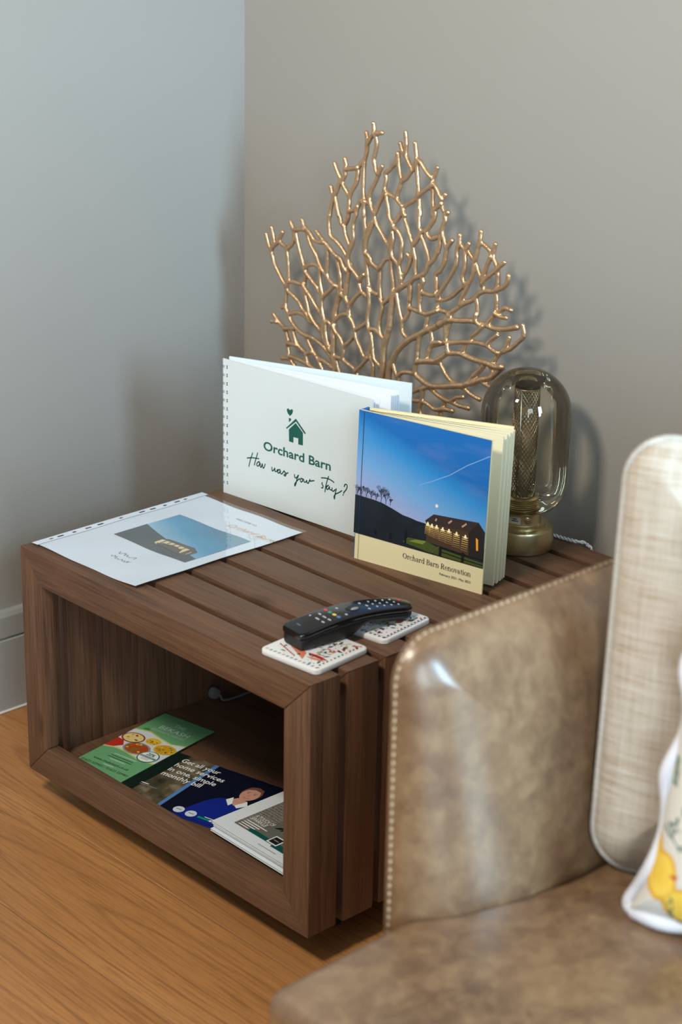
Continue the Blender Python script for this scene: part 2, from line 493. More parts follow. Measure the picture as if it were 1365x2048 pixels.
# traced plan of the coral branches (x, z in 0.1 mm) and of the guest book print (mm)
CORAL = """1|1098,9163 1108,9087 1103,9030
1|1103,9030 1184,9036 1272,9057
1|1103,9030 1149,8980 1167,8879 1134,8751 1108,8665 1133,8575 1165,8496 1204,8471
1|1274,8584 1204,8471
1|1103,9030 1024,8943 944,8850
1|924,9007 942,8922 944,8850 926,8723 892,8614 879,8529 877,8371 881,8214 900,8111 940,8033
1|891,8635 840,8586 767,8492
1|767,8492 646,8459 523,8441
1|504,8581 529,8500 508,8434 518,8351 466,8258 499,8189 571,8114 611,8057
1|767,8492 769,8408 743,8267 670,8151 626,8048 622,7941 609,7843
1|298,8489 371,8372 427,8285 406,8196 362,8094 324,8034
1|518,8351 428,8263
1|228,8138 269,8058 301,8010 273,7908 244,7796 230,7723
1|324,8034 358,7943 400,7821 425,7755
1|1204,8471 1148,8358 1062,8220 1021,8109 1046,8028 1102,7931 1149,7897
1|609,7843 724,7872 814,7939 857,8031 910,8018
1|940,8033 936,7937 939,7837
1|940,8033 994,8020 1054,8029
1|1149,7897 1219,8034 1303,8194 1314,8279 1339,8407 1321,8498 1379,8527 1464,8611 1535,8683 1559,8799
1|1315,8268 1391,8217 1510,8183 1599,8156
1|1377,8194 1410,8085 1436,7984 1446,7918
1|1615,8949 1648,8862 1708,8789 1754,8744
1|1731,9121 1745,8956 1736,8813 1798,8709 1874,8628
1|1915,8994 1934,8880 1952,8792 1914,8695 1888,8620
1|1952,8792 2040,8743 2129,8654 2246,8570
1|2338,8714 2300,8618 2261,8552
1|1969,8743 1974,8622 1994,8483 2014,8363 2010,8291
1|1874,8618 1778,8492 1680,8426 1640,8327 1600,8239 1602,8166 1708,8089
1|1570,8800 1576,8648 1618,8510 1665,8434
1|2261,8552 2265,8461
1|2265,8461 2142,8372 2031,8294 1921,8195 1780,8111 1709,8069
1|2264,8492 2351,8444 2411,8362 2470,8300
1|2508,8366 2470,8300 2459,8227 2491,8151 2549,8109
1|2604,8138 2549,8109
1|2251,8459 2271,8340 2277,8219 2323,8134
1|2459,8237 2392,8176 2324,8124 2313,8056
1|2003,8279 2015,8178 2041,8080 2051,8014
1|1708,8079 1740,8011 1771,7970
1|-1200,7202 -1174,7116 -1148,7041 -1097,6971
1|-1091,7316 -1057,7204 -1039,7116 -1047,7047
1|-839,7290 -897,7197 -955,7108 -1047,7036 -1097,6959 -1062,6852 -1028,6756 -942,6646 -840,6528 -755,6464
1|-913,7127 -812,7087 -729,7057
1|-729,7057 -630,7119 -565,7219 -550,7322 -567,7386
1|-626,7487 -568,7397
1|-567,7386 -453,7399 -323,7426
1|-720,7047 -702,6949 -684,6795 -682,6659 -698,6554 -730,6480
1|-534,7347 -499,7219 -440,7062 -363,6897 -329,6836
1|-382,7549 -340,7478 -258,7426 -176,7373 -94,7299 18,7285 114,7301
1|-73,7434 17,7373 114,7312 210,7252 307,7181 387,7140
1|-290,7398 -256,7305 -189,7194 -90,7090 -24,6980 43,6892 124,6829 173,6805
1|179,7258 189,7150 184,7017 171,6882 165,6803 238,6739 335,6691
1|-329,6825 -249,6884 -136,6926 -38,6916 2,6896
1|-329,6825 -328,6724 -358,6595 -358,6572
1|-312,6783 -213,6711 -114,6640 -48,6597 2,6528 83,6487
1|-689,6556 -556,6569 -424,6560 -358,6572
1|-358,6572 -291,6506 -175,6415 -75,6311 24,6240
1|-349,6540 -306,6435 -255,6309 -220,6203 -186,6136
1|-755,6464 -704,6405 -586,6348 -469,6279 -385,6193 -302,6141
1|-755,6464 -754,6350 -769,6221 -751,6133 -683,6054
1|-836,6128 -777,6151
1|27,6878 13,6753 40,6613 83,6498 68,6428 71,6316 106,6194
1|335,6691 241,6595 131,6507 76,6452
1|387,7140 390,7042 432,6929 451,6779 455,6647 425,6553
1|387,7140 467,7111 516,7032 580,6956
1|231,7724 218,7613 237,7475 286,7407 398,7350 494,7268 590,7165 623,7095
1|425,7755 468,7643 532,7610 565,7508 647,7360 664,7308
1|609,7843 591,7717 531,7621
1|814,7939 788,7813 746,7699 741,7591 753,7464 710,7349 651,7230 623,7127 656,7057
1.2|656,7057 611,6973 599,6861 563,6711 543,6575 577,6504 657,6442
1|656,7046 751,6976 847,6895
1.2|335,6691 399,6658 425,6553 373,6431 336,6313 330,6239
1|424,6597 528,6550
1|850,6787 876,6693 793,6612 718,6520 657,6431 669,6306
1|906,8049 934,7894 946,7737 973,7613 961,7504 958,7364 977,7249 997,7102 1018,6943 1045,6807 1101,6741 1208,6718
1|981,7604 1040,7656 1098,7740 1141,7800 1138,7884
1|1156,7813 1204,7736 1282,7654 1375,7563 1467,7484
1|1127,7766 1072,7619 1015,7502 988,7380 990,7316
1|991,7295 1068,7265 1117,7177 1209,7129 1271,7108
1|1008,7244 1057,7155 1210,7118
1|1271,7108 1343,7185 1415,7273 1503,7310
1|1384,8122 1425,8014 1466,7894 1528,7821 1545,7781
1|1710,8058 1670,7958 1600,7874 1544,7802 1547,7708 1493,7583 1474,7485 1502,7352 1504,7299 1517,7142 1545,6986 1559,6839
1|1575,7755 1650,7725 1712,7641 1738,7551 1727,7444 1724,7338 1684,7246
1|1549,7677 1560,7573 1535,7463 1546,7349 1638,7280 1685,7225 1704,7122 1706,7059
1|1725,8040 1759,7921 1823,7796 1886,7671 1933,7585 1952,7483 1986,7384 1984,7247 1995,7165 2040,7131
1|2034,8099 2040,7966 2052,7844 2097,7799 2058,7710 1990,7615 1934,7564
1|2085,7756 2147,7652 2210,7528 2251,7410 2262,7339
1|2098,7789 2183,7814 2251,7876 2331,7982 2355,8078 2339,8116
1|2183,7803 2243,7741 2315,7722 2447,7775
1|2262,7339 2358,7419 2424,7524 2455,7612
1.1|2262,7329 2210,7225 2097,7152 1983,7099 1885,7017 1755,6940 1654,6868 1567,6808
1|1899,7379 1838,7421
1|1939,7460 1899,7369 1860,7256 1777,7125 1721,7051
1|1721,7051 1696,6940 1611,6838
1|1900,6999 1904,6894 1888,6768
1|2141,7160 2173,7092 2133,7011 2122,6935 2224,6922 2353,6926 2423,6960
1|2122,6924 2113,6811
1|2471,7283 2395,7238 2414,7147 2421,6992 2453,6935
1|1271,7097 1268,6957 1265,6827 1294,6653
1|660,7019 755,6960 850,6879 838,6779 871,6709 981,6653 1058,6635
1|955,6964 866,6871
1|1069,6779 1049,6677 1067,6609
1|2549,8109 2566,8025 2529,7938 2519,7844 2551,7777 2590,7692 2614,7634
1|2514,7812 2424,7777 2341,7742
1|2487,7787 2480,7642 2458,7566
1|2712,7769 2627,7657 2603,7571 2575,7432 2503,7315 2401,7224 2408,7089 2427,6977 2439,6885
1|2852,7864 2851,7767 2815,7649 2815,7526 2793,7419 2703,7268 2611,7137 2504,7002 2444,6917
1|2859,7748 2944,7691
1|3022,7776 2998,7721 2952,7672 2967,7532 2960,7408 2924,7299 2956,7222 3026,7215
1|2986,7678 3074,7592 3130,7561
1|3235,7978 3224,7830 3190,7704 3168,7608 3132,7531 3136,7460 3115,7344 3053,7230 3003,7128 2926,7010 2890,6909
1|3238,7823 3321,7787 3404,7741 3434,7686
1|3492,7846 3470,7762 3462,7670 3506,7608 3550,7545
1|3678,7633 3603,7564 3552,7515 3450,7426 3360,7348 3297,7275
1|3436,7666 3376,7544 3328,7434 3293,7346 3285,7243
1|3161,7505 3206,7422 3252,7339 3285,7243 3309,7186
1|3552,7515 3560,7395 3553,7283 3504,7212
1.1|3768,7464 3760,7382 3686,7297 3569,7235 3478,7197 3317,7167 3211,7106 3107,7003 2972,6936 2864,6863 2756,6779 2675,6721
1|3531,7197 3546,7078 3540,6954 3538,6877
1|3166,7046 3194,6927 3194,6808
1|2446,6876 2566,6899 2690,6965 2825,7074 2932,7166 3026,7215
1|2439,6874 2431,6757 2518,6732 2688,6734
1|3831,7001 3718,7009 3641,6953 3536,6902
1|-302,6142 -234,6069 -135,6032 -69,6011
1|-186,6135 -103,6050 -4,5979 62,5936 113,5867 212,5752 279,5652 329,5572
1|-683,6048 -600,6076 -467,6114 -334,6095 -234,6035 -135,6021
1|24,6240 73,6198 123,6129
1|106,6195 123,6129 109,6025 111,5923 162,5821 229,5744 295,5678
1|139,6121 221,6104 286,6061 334,6059
1|164,6104 167,5991 194,5861 244,5758
1|-683,6048 -615,5958 -497,5879 -363,5826 -230,5807 -98,5800 50,5752 165,5696 264,5615 330,5538
1|-1021,5981 -918,5897 -816,5837 -748,5816
1|-1037,5873 -935,5882
1|-748,5816 -613,5843 -546,5857
1|-748,5804 -713,5707 -661,5614 -694,5560 -676,5471 -658,5393 -589,5303 -538,5268 -487,5186
1|-580,5850 -528,5734 -460,5633 -358,5562 -258,5526
1|-661,5602 -577,5608 -459,5610
1|-802,5333 -675,5355
1|-658,5393 -523,5399 -389,5393 -256,5376 -156,5352 -40,5319 77,5253
1|-258,5514 -240,5426 -172,5360
1|-258,5526 -127,5565
1|-262,5778 -178,5658 -94,5572 6,5502 121,5492 251,5464 333,5436
1|-11,5510 56,5444 107,5375 142,5268
1.3|424,6602 373,6425 337,6251 333,6115 320,5966 339,5846 327,5685 346,5553 366,5409 384,5299 666,4962
1|394,5563 462,5396 628,5183
1|332,6138 426,6224 535,6290 645,6312
1|334,6071 400,5994 497,5924 547,5822 573,5771
1|654,6431 648,6312 729,6229 795,6120 814,6012 879,5915 961,5798 1009,5741 1132,5779
1|811,6112 918,6178 1024,6255 1061,6307
1|782,6017 675,5894 583,5807 578,5705 572,5613 685,5559 813,5508 862,5440 1009,5269
1|396,5609 572,5613
1|1102,5750 997,5627 845,5492
1|1053,6786 1080,6661 1078,6507 1060,6339 1088,6191 1152,6105 1188,5957 1225,5788 1320,5708 1414,5651
1|1157,5973 1131,5823 1164,5752 1214,5652 1221,5452 1310,5113
1|1104,6183 1226,6197 1304,6158 1398,6090
1|1294,6653 1334,6590 1330,6502 1290,6352 1286,6242 1335,6153 1413,6082
1|1334,6601 1423,6662 1509,6754
1.4|1566,6829 1543,6652 1519,6485 1511,6321 1472,6149 1432,5998 1422,5830 1428,5666 1404,5494 1402,5135
1|1627,6798 1662,6665 1697,6542 1746,6433 1751,6315 1799,6238 1904,6195
1|1877,7016 1876,6877 1866,6747 1870,6662 1859,6564 1804,6467 1747,6412
1|1870,6652 1989,6643 2106,6634 2237,6628
1|2103,7026 2109,6890 2101,6750 2120,6647
1|2237,6628 2379,6688 2449,6723
1|2252,6620 2242,6533 2218,6411
1.4|1554,5170 1540,5524 1564,5696 1620,5818 1676,5940 1776,6060 1920,6188 2078,6285 2220,6379 2389,6467 2508,6544
1|1622,5785 1654,5715 1719,5598 1751,5560 1675,5199
1|1734,5601 1821,5686 1954,5716 2058,5717
1|2136,6287 2112,6174 2104,6010 2081,5864 2058,5728
1|2095,5899 2269,5937 2442,5964 2535,5985
1|2334,6413 2353,6310 2357,6225 2319,6121 2281,5994 2276,5950
1|2357,6225 2521,6281
1.3|2058,5717 2181,5663 2341,5621 2481,5626 2687,5673 2889,5732 3023,5763 3089,5803 3155,5818 3318,5906 3480,5967 3558,6023 3697,6166
1|2222,5528 2360,5599
1|1996,5423 2101,5474 2222,5541 2361,5586
1|2379,5564 2522,5505 2662,5473 2783,5475 2899,5554 3041,5600
1|2783,5475 2939,5447 3125,5452
1|2957,5735 3060,5707 3181,5658 3325,5627
1|3369,5873 3520,5850
1|1965,5310 2036,5314 2231,5346 2355,5335 2497,5290 2669,5331 2824,5342
1|2240,5519 2230,5359
1|2663,5460 2633,5362 2584,5298 2590,5181
1|2231,5346 2191,5244 2204,5154 2311,5140 2589,5194
1.2|2117,5910 2290,5961 2463,5998 2597,6091 2680,6148 2899,6195 3051,6177 3236,6166 3434,6172 3599,6157 3712,6182
1|2515,5997 2588,5922 2679,5826 2802,5764 2922,5752
1.2|3120,5848 3199,5942 3309,6056 3355,6116 3304,6143
1|3544,5994 3522,6090 3485,6145
1|3532,6193 3621,6337 3715,6395 3855,6474 3975,6586 4079,6693 4046,6833
1|3798,6610 3757,6490 3698,6403
1|3619,6362 3504,6387 3420,6419 3254,6422 3106,6403
1|3604,6607 3480,6507 3419,6431
1|3106,6403 2940,6368 2756,6317 2587,6282 2384,6200 2332,6189
1|2673,6274 2696,6164
1|2991,6354 2948,6218
1|3105,6416 3118,6481 3244,6595 3322,6673
1.5|2507,6544 2622,6619 2685,6708
1.2|2689,6639 2874,6664 3106,6704 3222,6690 3370,6695 3535,6679 3758,6725 3946,6788
1|3194,6808 3187,6733 3256,6685
1|2606,6591 2611,6490 2618,6352 2612,6300
1|2690,6620 2645,6497 2618,6352
1|3547,7014 3537,6902 3462,6813 3386,6711
1|3537,6902 3636,6872 3741,6875"""
LOGO = [[(134.03, 146.88), (129.72, 150.17), (127.97, 153.65), (128.46, 156.33), (130.83, 157.5), (133.93, 155.61), (137.31, 157.9), (139.53, 157.24), (139.73, 154.33), (138.25, 150.78)], [(131.84, 143.81), (136.29, 143.65), (136.32, 141.07), (132.43, 137.61)], [(126.54, 127.73), (145.62, 145.75), (165.16, 128.84), (162.82, 127.01), (146.02, 141.59), (128.27, 126.83)], [(132.21, 127.08), (145.37, 139.25), (159.42, 128.29), (159.7, 109.5), (150.7, 109.07), (150.58, 117.85), (141.21, 117.62), (141.32, 109.21), (132.75, 109.41)]]
HAND = [[(60.4, 74.83), (55.61, 62.07), (52.94, 52.71)], [(70.71, 77.28), (66.66, 66.07), (64.02, 57.41)], [(49.34, 64.57), (59.53, 67.42), (73.22, 69.24)], [(74.13, 65.2), (70.23, 62.66), (68.82, 58.85), (71.14, 57.54), (74.15, 60.14), (74.49, 63.69), (75.91, 62.7)], [(75.91, 62.7), (76.1, 58.0), (78.0, 57.6), (80.2, 63.2), (80.9, 58.0), (83.2, 57.8), (85.9, 64.2)], [(99.36, 62.69), (99.92, 57.52), (102.89, 59.17), (105.14, 62.77), (105.52, 58.23), (108.66, 58.73), (110.73, 62.15)], [(115.08, 63.21), (111.61, 61.04), (111.12, 57.22), (114.25, 57.99), (116.31, 61.93), (116.34, 57.97), (119.13, 57.34)], [(119.13, 57.34), (123.76, 63.36), (124.3, 61.51), (127.25, 60.92), (126.78, 56.84), (124.36, 55.98), (123.82, 57.43), (131.56, 62.24)], [(143.96, 62.67), (144.53, 58.6), (147.45, 58.66), (151.84, 63.69), (148.84, 57.04), (147.22, 50.05), (144.7, 45.73), (145.16, 49.54), (149.73, 55.28), (153.96, 58.96)], [(157.36, 60.46), (155.35, 57.34), (156.58, 54.76), (159.46, 56.4), (159.93, 59.53), (157.36, 60.46), (162.14, 59.69)], [(162.14, 59.69), (162.53, 56.51), (165.6, 56.61), (167.93, 59.82), (168.32, 56.64), (171.04, 56.27)], [(171.04, 56.27), (173.99, 62.63), (174.71, 60.2), (177.4, 61.52), (181.94, 62.91)], [(197.56, 63.94), (197.11, 61.23), (199.31, 59.83), (198.37, 56.34), (196.37, 56.1)], [(209.33, 75.94), (205.4, 64.61), (202.82, 51.61)], [(195.75, 70.64), (205.25, 72.34), (213.58, 71.83), (219.76, 69.75)], [(203.83, 59.67), (207.96, 62.0)], [(209.6, 63.06), (206.33, 60.29), (206.07, 56.72), (208.9, 57.04), (211.3, 61.54), (211.72, 57.76), (215.05, 57.3)], [(216.31, 60.86), (216.39, 56.99), (218.89, 56.59), (222.14, 59.74)], [(224.25, 61.57), (222.28, 53.3), (221.29, 45.9), (220.22, 48.88), (223.11, 53.51), (228.82, 56.9), (234.49, 61.31)], [(238.93, 68.49), (240.48, 71.84), (243.25, 72.53), (244.47, 69.88), (242.62, 64.91), (238.64, 60.04), (238.2, 57.99)], [(236.94, 55.47), (237.26, 55.81)]]

# ================================================================ the room
bm = bmesh.new(); add_box(bm, (1.3, -1.3, -0.026), (3.2 + 2 * 0.3, 4.4, 0.02))
floor = tag(obj('floor', bm, flat((120, 84, 52), 0.6)), kind='structure')
pw = 0.178
rng = random.Random(4)
pmesh = {}
k = -20
y = -0.0115 - pw * 18
row = 0
while y < YW + 0.02:
    y1 = min(y + pw, YW + 0.02)
    x = XW - 0.02 - rng.uniform(0.0, 1.4)
    if row in (17, 18): x = XW - 0.3 - 0.2 * (row == 17)
    while x < 3.05:
        L = 2.2 if row in (17, 18) else rng.choice((1.2, 1.6, 2.0))
        xa, xb = max(x, XW - 0.03), min(x + L, 3.15)
        if xb - xa > 0.05:
            bm = bmesh.new()
            add_box(bm, (0, 0, 0), (xb - xa - 0.0006, y1 - y - 0.0006, 0.016), 0.0012)
            link('floor_plank', bm_mesh('floor_plank', bm, OAK), floor, loc=((xa + xb) / 2, (y + y1) / 2, -0.008))
        x += L
    y += pw
    row += 1

bm = bmesh.new(); add_box(bm, (XW - 0.05, -1.35, 1.3), (0.1, 4.1, 2.64))
tag(obj('wall_left', bm, WALL), kind='structure')
bm = bmesh.new(); add_box(bm, (1.42, YW + 0.05, 1.3), (3.55, 0.1, 2.64))
tag(obj('wall_back', bm, WALL), kind='structure')


def skirting(name, L):
    bm = bmesh.new()
    t = 0.016
    prof = [(0, 0), (t, 0), (t, 0.119), (t - 0.004, 0.122), (t, 0.125), (t, 0.158), (t - 0.003, 0.165), (0, 0.165)]
    a = [bm.verts.new((0, x, z)) for x, z in prof]; b = [bm.verts.new((L, x, z)) for x, z in prof]
    bm.faces.new(a); bm.faces.new(list(reversed(b)))
    for i in range(len(a)): bm.faces.new([a[i], b[i], b[(i + 1) % len(a)], a[(i + 1) % len(a)]])
    o = tag(obj(name, bm, TRIM), kind='structure')
    bm = bmesh.new(); add_box(bm, (L / 2, t + 0.0015, 0.002), (L, 0.004, 0.004), 0.0015)
    obj('caulk_line', bm, flat((214, 214, 210), 0.6), o)
    return o


o = skirting('baseboard_left', 4.0); o.matrix_world = frame_matrix((XW, YW, 0), (0, -1, 0), (1, 0, 0))
o = skirting('baseboard_back', 3.4); o.matrix_world = Matrix(((-1, 0, 0, XW + 3.4), (0, -1, 0, YW), (0, 0, 1, 0), (0, 0, 0, 1)))

# ================================================================ crate table
crate = tag(empty('crate_table', (0, 0, ZB)), 'low dark brown slatted wooden crate table with open front, in the corner', 'table')
TH, FW = 0.020, 0.047
PH = HT


def member_mesh(L, face, depth, m0=True, m1=True, bev=0.0022):
    bm = bmesh.new()
    def out(t): return [(0, 0), (L, 0), (L - (t if m1 else 0), -t), ((t if m0 else 0), -t)]
    if face:
        add_prism(bm, out(FW), 0, 0.020, bev, 2)
        add_prism(bm, out(TH), 0.0195, depth, bev, 2)
    else:
        add_prism(bm, out(TH), 0, depth, bev, 2)
    return bm_mesh('board', bm, CRATE, True, 0.5)


R_TOP = Matrix.Identity(3)
R_RIGHT = Matrix(((0, 0, 1), (0, 1, 0), (-1, 0, 0)))
R_LEFT = Matrix(((0, 0, -1), (0, 1, 0), (1, 0, 0)))
R_BOT = Matrix(((-1, 0, 0), (0, 1, 0), (0, 0, -1)))


def put(name, me, R, loc, jit=0.0):
    M = R.to_4x4(); M.translation = Vector(loc)
    return link(name, me, crate, mw=M)


mt, mv = member_mesh(W, True, FW), member_mesh(PH, True, FW)
put('frame_board', mt, R_TOP, (0, 0, PH)); put('frame_board', mv, R_RIGHT, (W, 0, PH))
put('frame_board', mv, R_LEFT, (0, 0, 0)); put('frame_board', mt, R_BOT, (W, 0, 0))
gaps = [0.0535, 0.1155, 0.1765, 0.2395, 0.3015, 0.360, 0.4185, 0.4765, 0.5355]
rng = random.Random(9)
for a, b in zip(gaps, gaps[1:]):
    g = 0.0054
    d = b - a - 2 * g
    ms, mh = member_mesh(W, False, d), member_mesh(PH, False, d, True, False)
    dz = rng.uniform(-0.0012, 0.0006)
    put('slat', ms, R_TOP, (0, a + g, PH + dz))
    put('slat', mh, R_RIGHT, (W + rng.uniform(-0.001, 0.001), a + g, PH + dz))
    mh2 = member_mesh(PH, False, d, False, True)
    put('slat', mh2, R_LEFT, (rng.uniform(-0.001, 0.001), a + g, 0 + dz))
# back ring
db = D - gaps[-1] - 0.006
ms, mh = member_mesh(W, False, db), member_mesh(PH, False, db)
put('frame_board', ms, R_TOP, (0, D - db, PH)); put('frame_board', mh, R_RIGHT, (W, D - db, PH)); put('frame_board', mh, R_LEFT, (0, D - db, 0)); put('frame_board', ms, R_BOT, (W, D - db, 0))
# shelf panel, back panel of boards, runners under the top slats, feet
bm = bmesh.new(); add_box(bm, (W / 2, (0.021 + D - db - 0.001) / 2, 0.010), (W - 2 * TH - 0.001, D - db - 0.022, 0.019), 0.001)
obj('shelf_board', bm, CRATE, crate)
for xx in (0.035, W / 2, W - 0.035):
    bm = bmesh.new(); add_box(bm, (0, 0, 0), (D - 0.06, 0.03, 0.018), 0.001)
    link('runner', bm_mesh('runner', bm, CRATE), crate, loc=(xx, D / 2 + 0.01, PH - TH - 0.0105), rot=(0, 0, PI / 2))
for zz, hh in ((0.068, 0.094), (0.164, 0.094), (0.2605, 0.094)):
    bm = bmesh.new(); add_box(bm, (0, 0, 0), (W - 2 * TH - 0.002, 0.012, hh), 0.001)
    link('back_board', bm_mesh('back_board', bm, CRATE), crate, loc=(W / 2, D - 0.012, zz))
for xx in (0.07, W - 0.07):
    for yy in (0.10, D - 0.08):
        bm = bmesh.new(); add_lathe(bm, [(0.018, -ZB + 0.0002), (0.021, -ZB + 0.006), (0.021, -0.006), (0.018, -0.0002)], 20, (xx, yy, 0))
        obj('foot', bm, flat((40, 30, 24), 0.6), crate, True, 0.6)

# ================================================================ coral sculpture
coral = tag(empty('coral_sculpture', (0.155, 0.548, ZT)), 'gold metal branching coral sculpture standing against the beige wall', 'sculpture')
bm = bmesh.new()
YC = 0.548
rng = random.Random(2)
for ln in CORAL.split('\n'):
    r, pts = ln.split('|')
    r = float(r) * 0.0036
    P = [tuple(float(a) / 10000 for a in t.split(',')) for t in pts.split()]
    ph = rng.uniform(0, 6.28)
    P3 = [(x - 0.155, 0.0016 * math.sin(40 * x + ph) + 0.0014 * math.sin(31 * z), z - ZT) for x, z in P]
    Q = catmull(P3, 3 if len(P3) > 2 else 4)
    rr = [r * (1 + 0.14 * noise.noise(q * 160)) for q in Q]
    add_tube(bm, Q, rr, 8)
    for e, ri in ((Q[0], rr[0]), (Q[-1], rr[-1])): add_ball(bm, e, ri * 1.06, nu=8, nv=6)
# trunks gather into the base
for x0, z0, r0 in ((0.128, 0.50, 0.0034), (0.145, 0.50, 0.0042), (0.160, 0.50, 0.0042), (0.176, 0.50, 0.0036), (0.11, 0.515, 0.0034)):
    Q = catmull([(x0 - 0.155, 0, z0 - ZT + 0.004), ((x0 - 0.155) * 0.7, 0, 0.075), ((x0 - 0.155) * 0.55, 0, 0.035), ((x0 - 0.155) * 0.6, 0, 0.012)], 5)
    add_tube(bm, Q, [r0 * (1 + 0.5 * i / len(Q)) for i in range(len(Q))], 8)
me = bm_mesh('branches', bm, BRONZE)
tmp = bpy.data.objects.new('tmp', me); COL.objects.link(tmp)
md = tmp.modifiers.new('r', 'REMESH'); md.mode = 'VOXEL'; md.voxel_size = 0.00115; md.use_smooth_shade = True
ms_ = tmp.modifiers.new('s', 'SMOOTH'); ms_.iterations = 3; ms_.factor = 0.5
me2 = bpy.data.meshes.new_from_object(tmp.evaluated_get(bpy.context.evaluated_depsgraph_get()))
bpy.data.objects.remove(tmp)
me2.name = 'branches'
me2.materials.clear(); me2.materials.append(BRONZE)
link('branches', me2, coral)
bm = bmesh.new(); add_box(bm, (0, 0, 0.0085), (0.13, 0.052, 0.0165), 0.005, 3)
obj('base', bm, BRONZE, coral, True, 0.6)

# ================================================================ dome lamp
LX, LY = 0.4444, 0.5192
lamp = tag(empty('dome_lamp', (LX, LY, ZT)), 'brass table lamp with smoked glass dome over a mesh tube', 'lamp')
bm = bmesh.new(); add_lathe(bm, [(0.0445, 0.0004), (0.046, 0.002), (0.046, 0.029), (0.0445, 0.032), (0.040, 0.0335), (0.036, 0.034)], 72)
obj('base', bm, BRASS, lamp, True, 0.5)
bm = bmesh.new(); add_lathe(bm, [(0.034, 0.0338), (0.034, 0.036), (0.028, 0.037), (0.0275, 0.0385), (0.0275, 0.053), (0.030, 0.0535), (0.0305, 0.0555), (0.024, 0.056)], 64)
obj('neck', bm, BRASS, lamp, True, 0.5)
bm = bmesh.new()
prof = [(0.022, 0.0555)]
for i in range(6):
    z = 0.0565 + i * 0.0028
    prof += [(0.0215, z), (0.0232, z + 0.0008), (0.0232, z + 0.0018), (0.0215, z + 0.0026)]
prof += [(0.019, 0.0745)]
add_lathe(bm, prof, 56); obj('threaded_collar', bm, BRASS, lamp, True, 0.7)
# mesh tube of crossing wires
bm = bmesh.new()
NW, z0, z1, rw = 22, 0.075, 0.226, 0.0170
for s in (-1, 1):
    for i in range(NW):
        pts = []
        for j in range(29):
            t = j / 28
            an = 2 * PI * i / NW + s * t * 2 * PI * 0.95
            pts.append((rw * math.cos(an), rw * math.sin(an), z0 + (z1 - z0) * t))
        add_tube(bm, pts, 0.00052, 4, cap=False)
for z in (z0, z1): add_tube(bm, [(rw * math.cos(a), rw * math.sin(a), z) for a in (2 * PI * k / 40 for k in range(40))], 0.0009, 6, closed=True)
obj('mesh_tube', bm, flat((120, 104, 78), 0.4, 0.7), lamp)
bm = bmesh.new(); add_lathe(bm, [(0.0172, 0.2255), (0.0168, 0.231), (0.012, 0.2335), (0, 0.234)], 40)
obj('tube_cap', bm, flat((66, 58, 44), 0.35, 0.9), lamp, True, 0.6)
bm = bmesh.new(); add_lathe(bm, [(0.0085, 0.0750), (0.0095, 0.10), (0.0135, 0.135), (0.0135, 0.175), (0.009, 0.195), (0, 0.2)], 28)
obj('bulb', bm, flat((150, 132, 108), 0.25), lamp, True)
bm = bmesh.new(); add_tube(bm, [(0.0052, -0.0168, 0.078), (0.0052, -0.0172, 0.15), (0.0052, -0.0168, 0.224)], 0.0011, 6)
obj('seam_rod', bm, flat((150, 148, 138), 0.3, 0.9), lamp, True)
prof = [(0.0245, 0.0557), (0.034, 0.0562), (0.045, 0.0605), (0.0535, 0.0695), (0.0588, 0.082), (0.0607, 0.096), (0.061, 0.11), (0.061, 0.188)]
for k in range(1, 15):
    a = PI / 2 * k / 14
    prof.append((0.061 * math.cos(a) if k < 14 else 0.0, 0.190 + 0.0625 * math.sin(a)))
bm = bmesh.new(); add_lathe(bm, prof, 96, capb=False, capt=False)
o = obj('glass_dome', bm, GLASS, lamp, True)
tag(o, 'smoked glass dome')
# dimmer knob + rating label on the neck, facing the room
an = math.radians(-28)
bm = bmesh.new(); add_lathe(bm, [(0.0042, 0), (0.0044, 0.003), (0.003, 0.0046), (0, 0.005)], 20)
link('dimmer_knob', bm_mesh('dimmer_knob', bm, BRASS, True, 0.6), lamp, mw=Matrix.Translation((0.0268 * math.cos(an), 0.0268 * math.sin(an), 0.0455)) @ Vector((math.cos(an), math.sin(an), 0)).to_track_quat('Z', 'Y').to_matrix().to_4x4())
bm = bmesh.new()
ring = []
for k in range(13):
    a = math.radians(-104 + 54 * k / 12)
    ring.append([bm.verts.new((0.0277 * math.cos(a), 0.0277 * math.sin(a), z)) for z in (0.0405, 0.0505)])
for A, B in zip(ring, ring[1:]): bm.faces.new([A[0], B[0], B[1], A[1]])
lb = obj('rating_label', bm, flat((164, 158, 140), 0.5), lamp)
bm = bmesh.new()
for (a0, a1, zz) in ((-72, -60, 0.0478), (-76, -56, 0.0452), (-96, -84, 0.0465), (-96, -86, 0.0440)):
    ring = []
    for k in range(5):
        a = math.radians(a0 + (a1 - a0) * k / 4)
        ring.append([bm.verts.new((0.0279 * math.cos(a), 0.0279 * math.sin(a), z)) for z in (zz - 0.0008, zz + 0.0006)])
    for A, B in zip(ring, ring[1:]): bm.faces.new([A[0], B[0], B[1], A[1]])
obj('label_print', bm, flat((40, 38, 34), 0.5), lb)
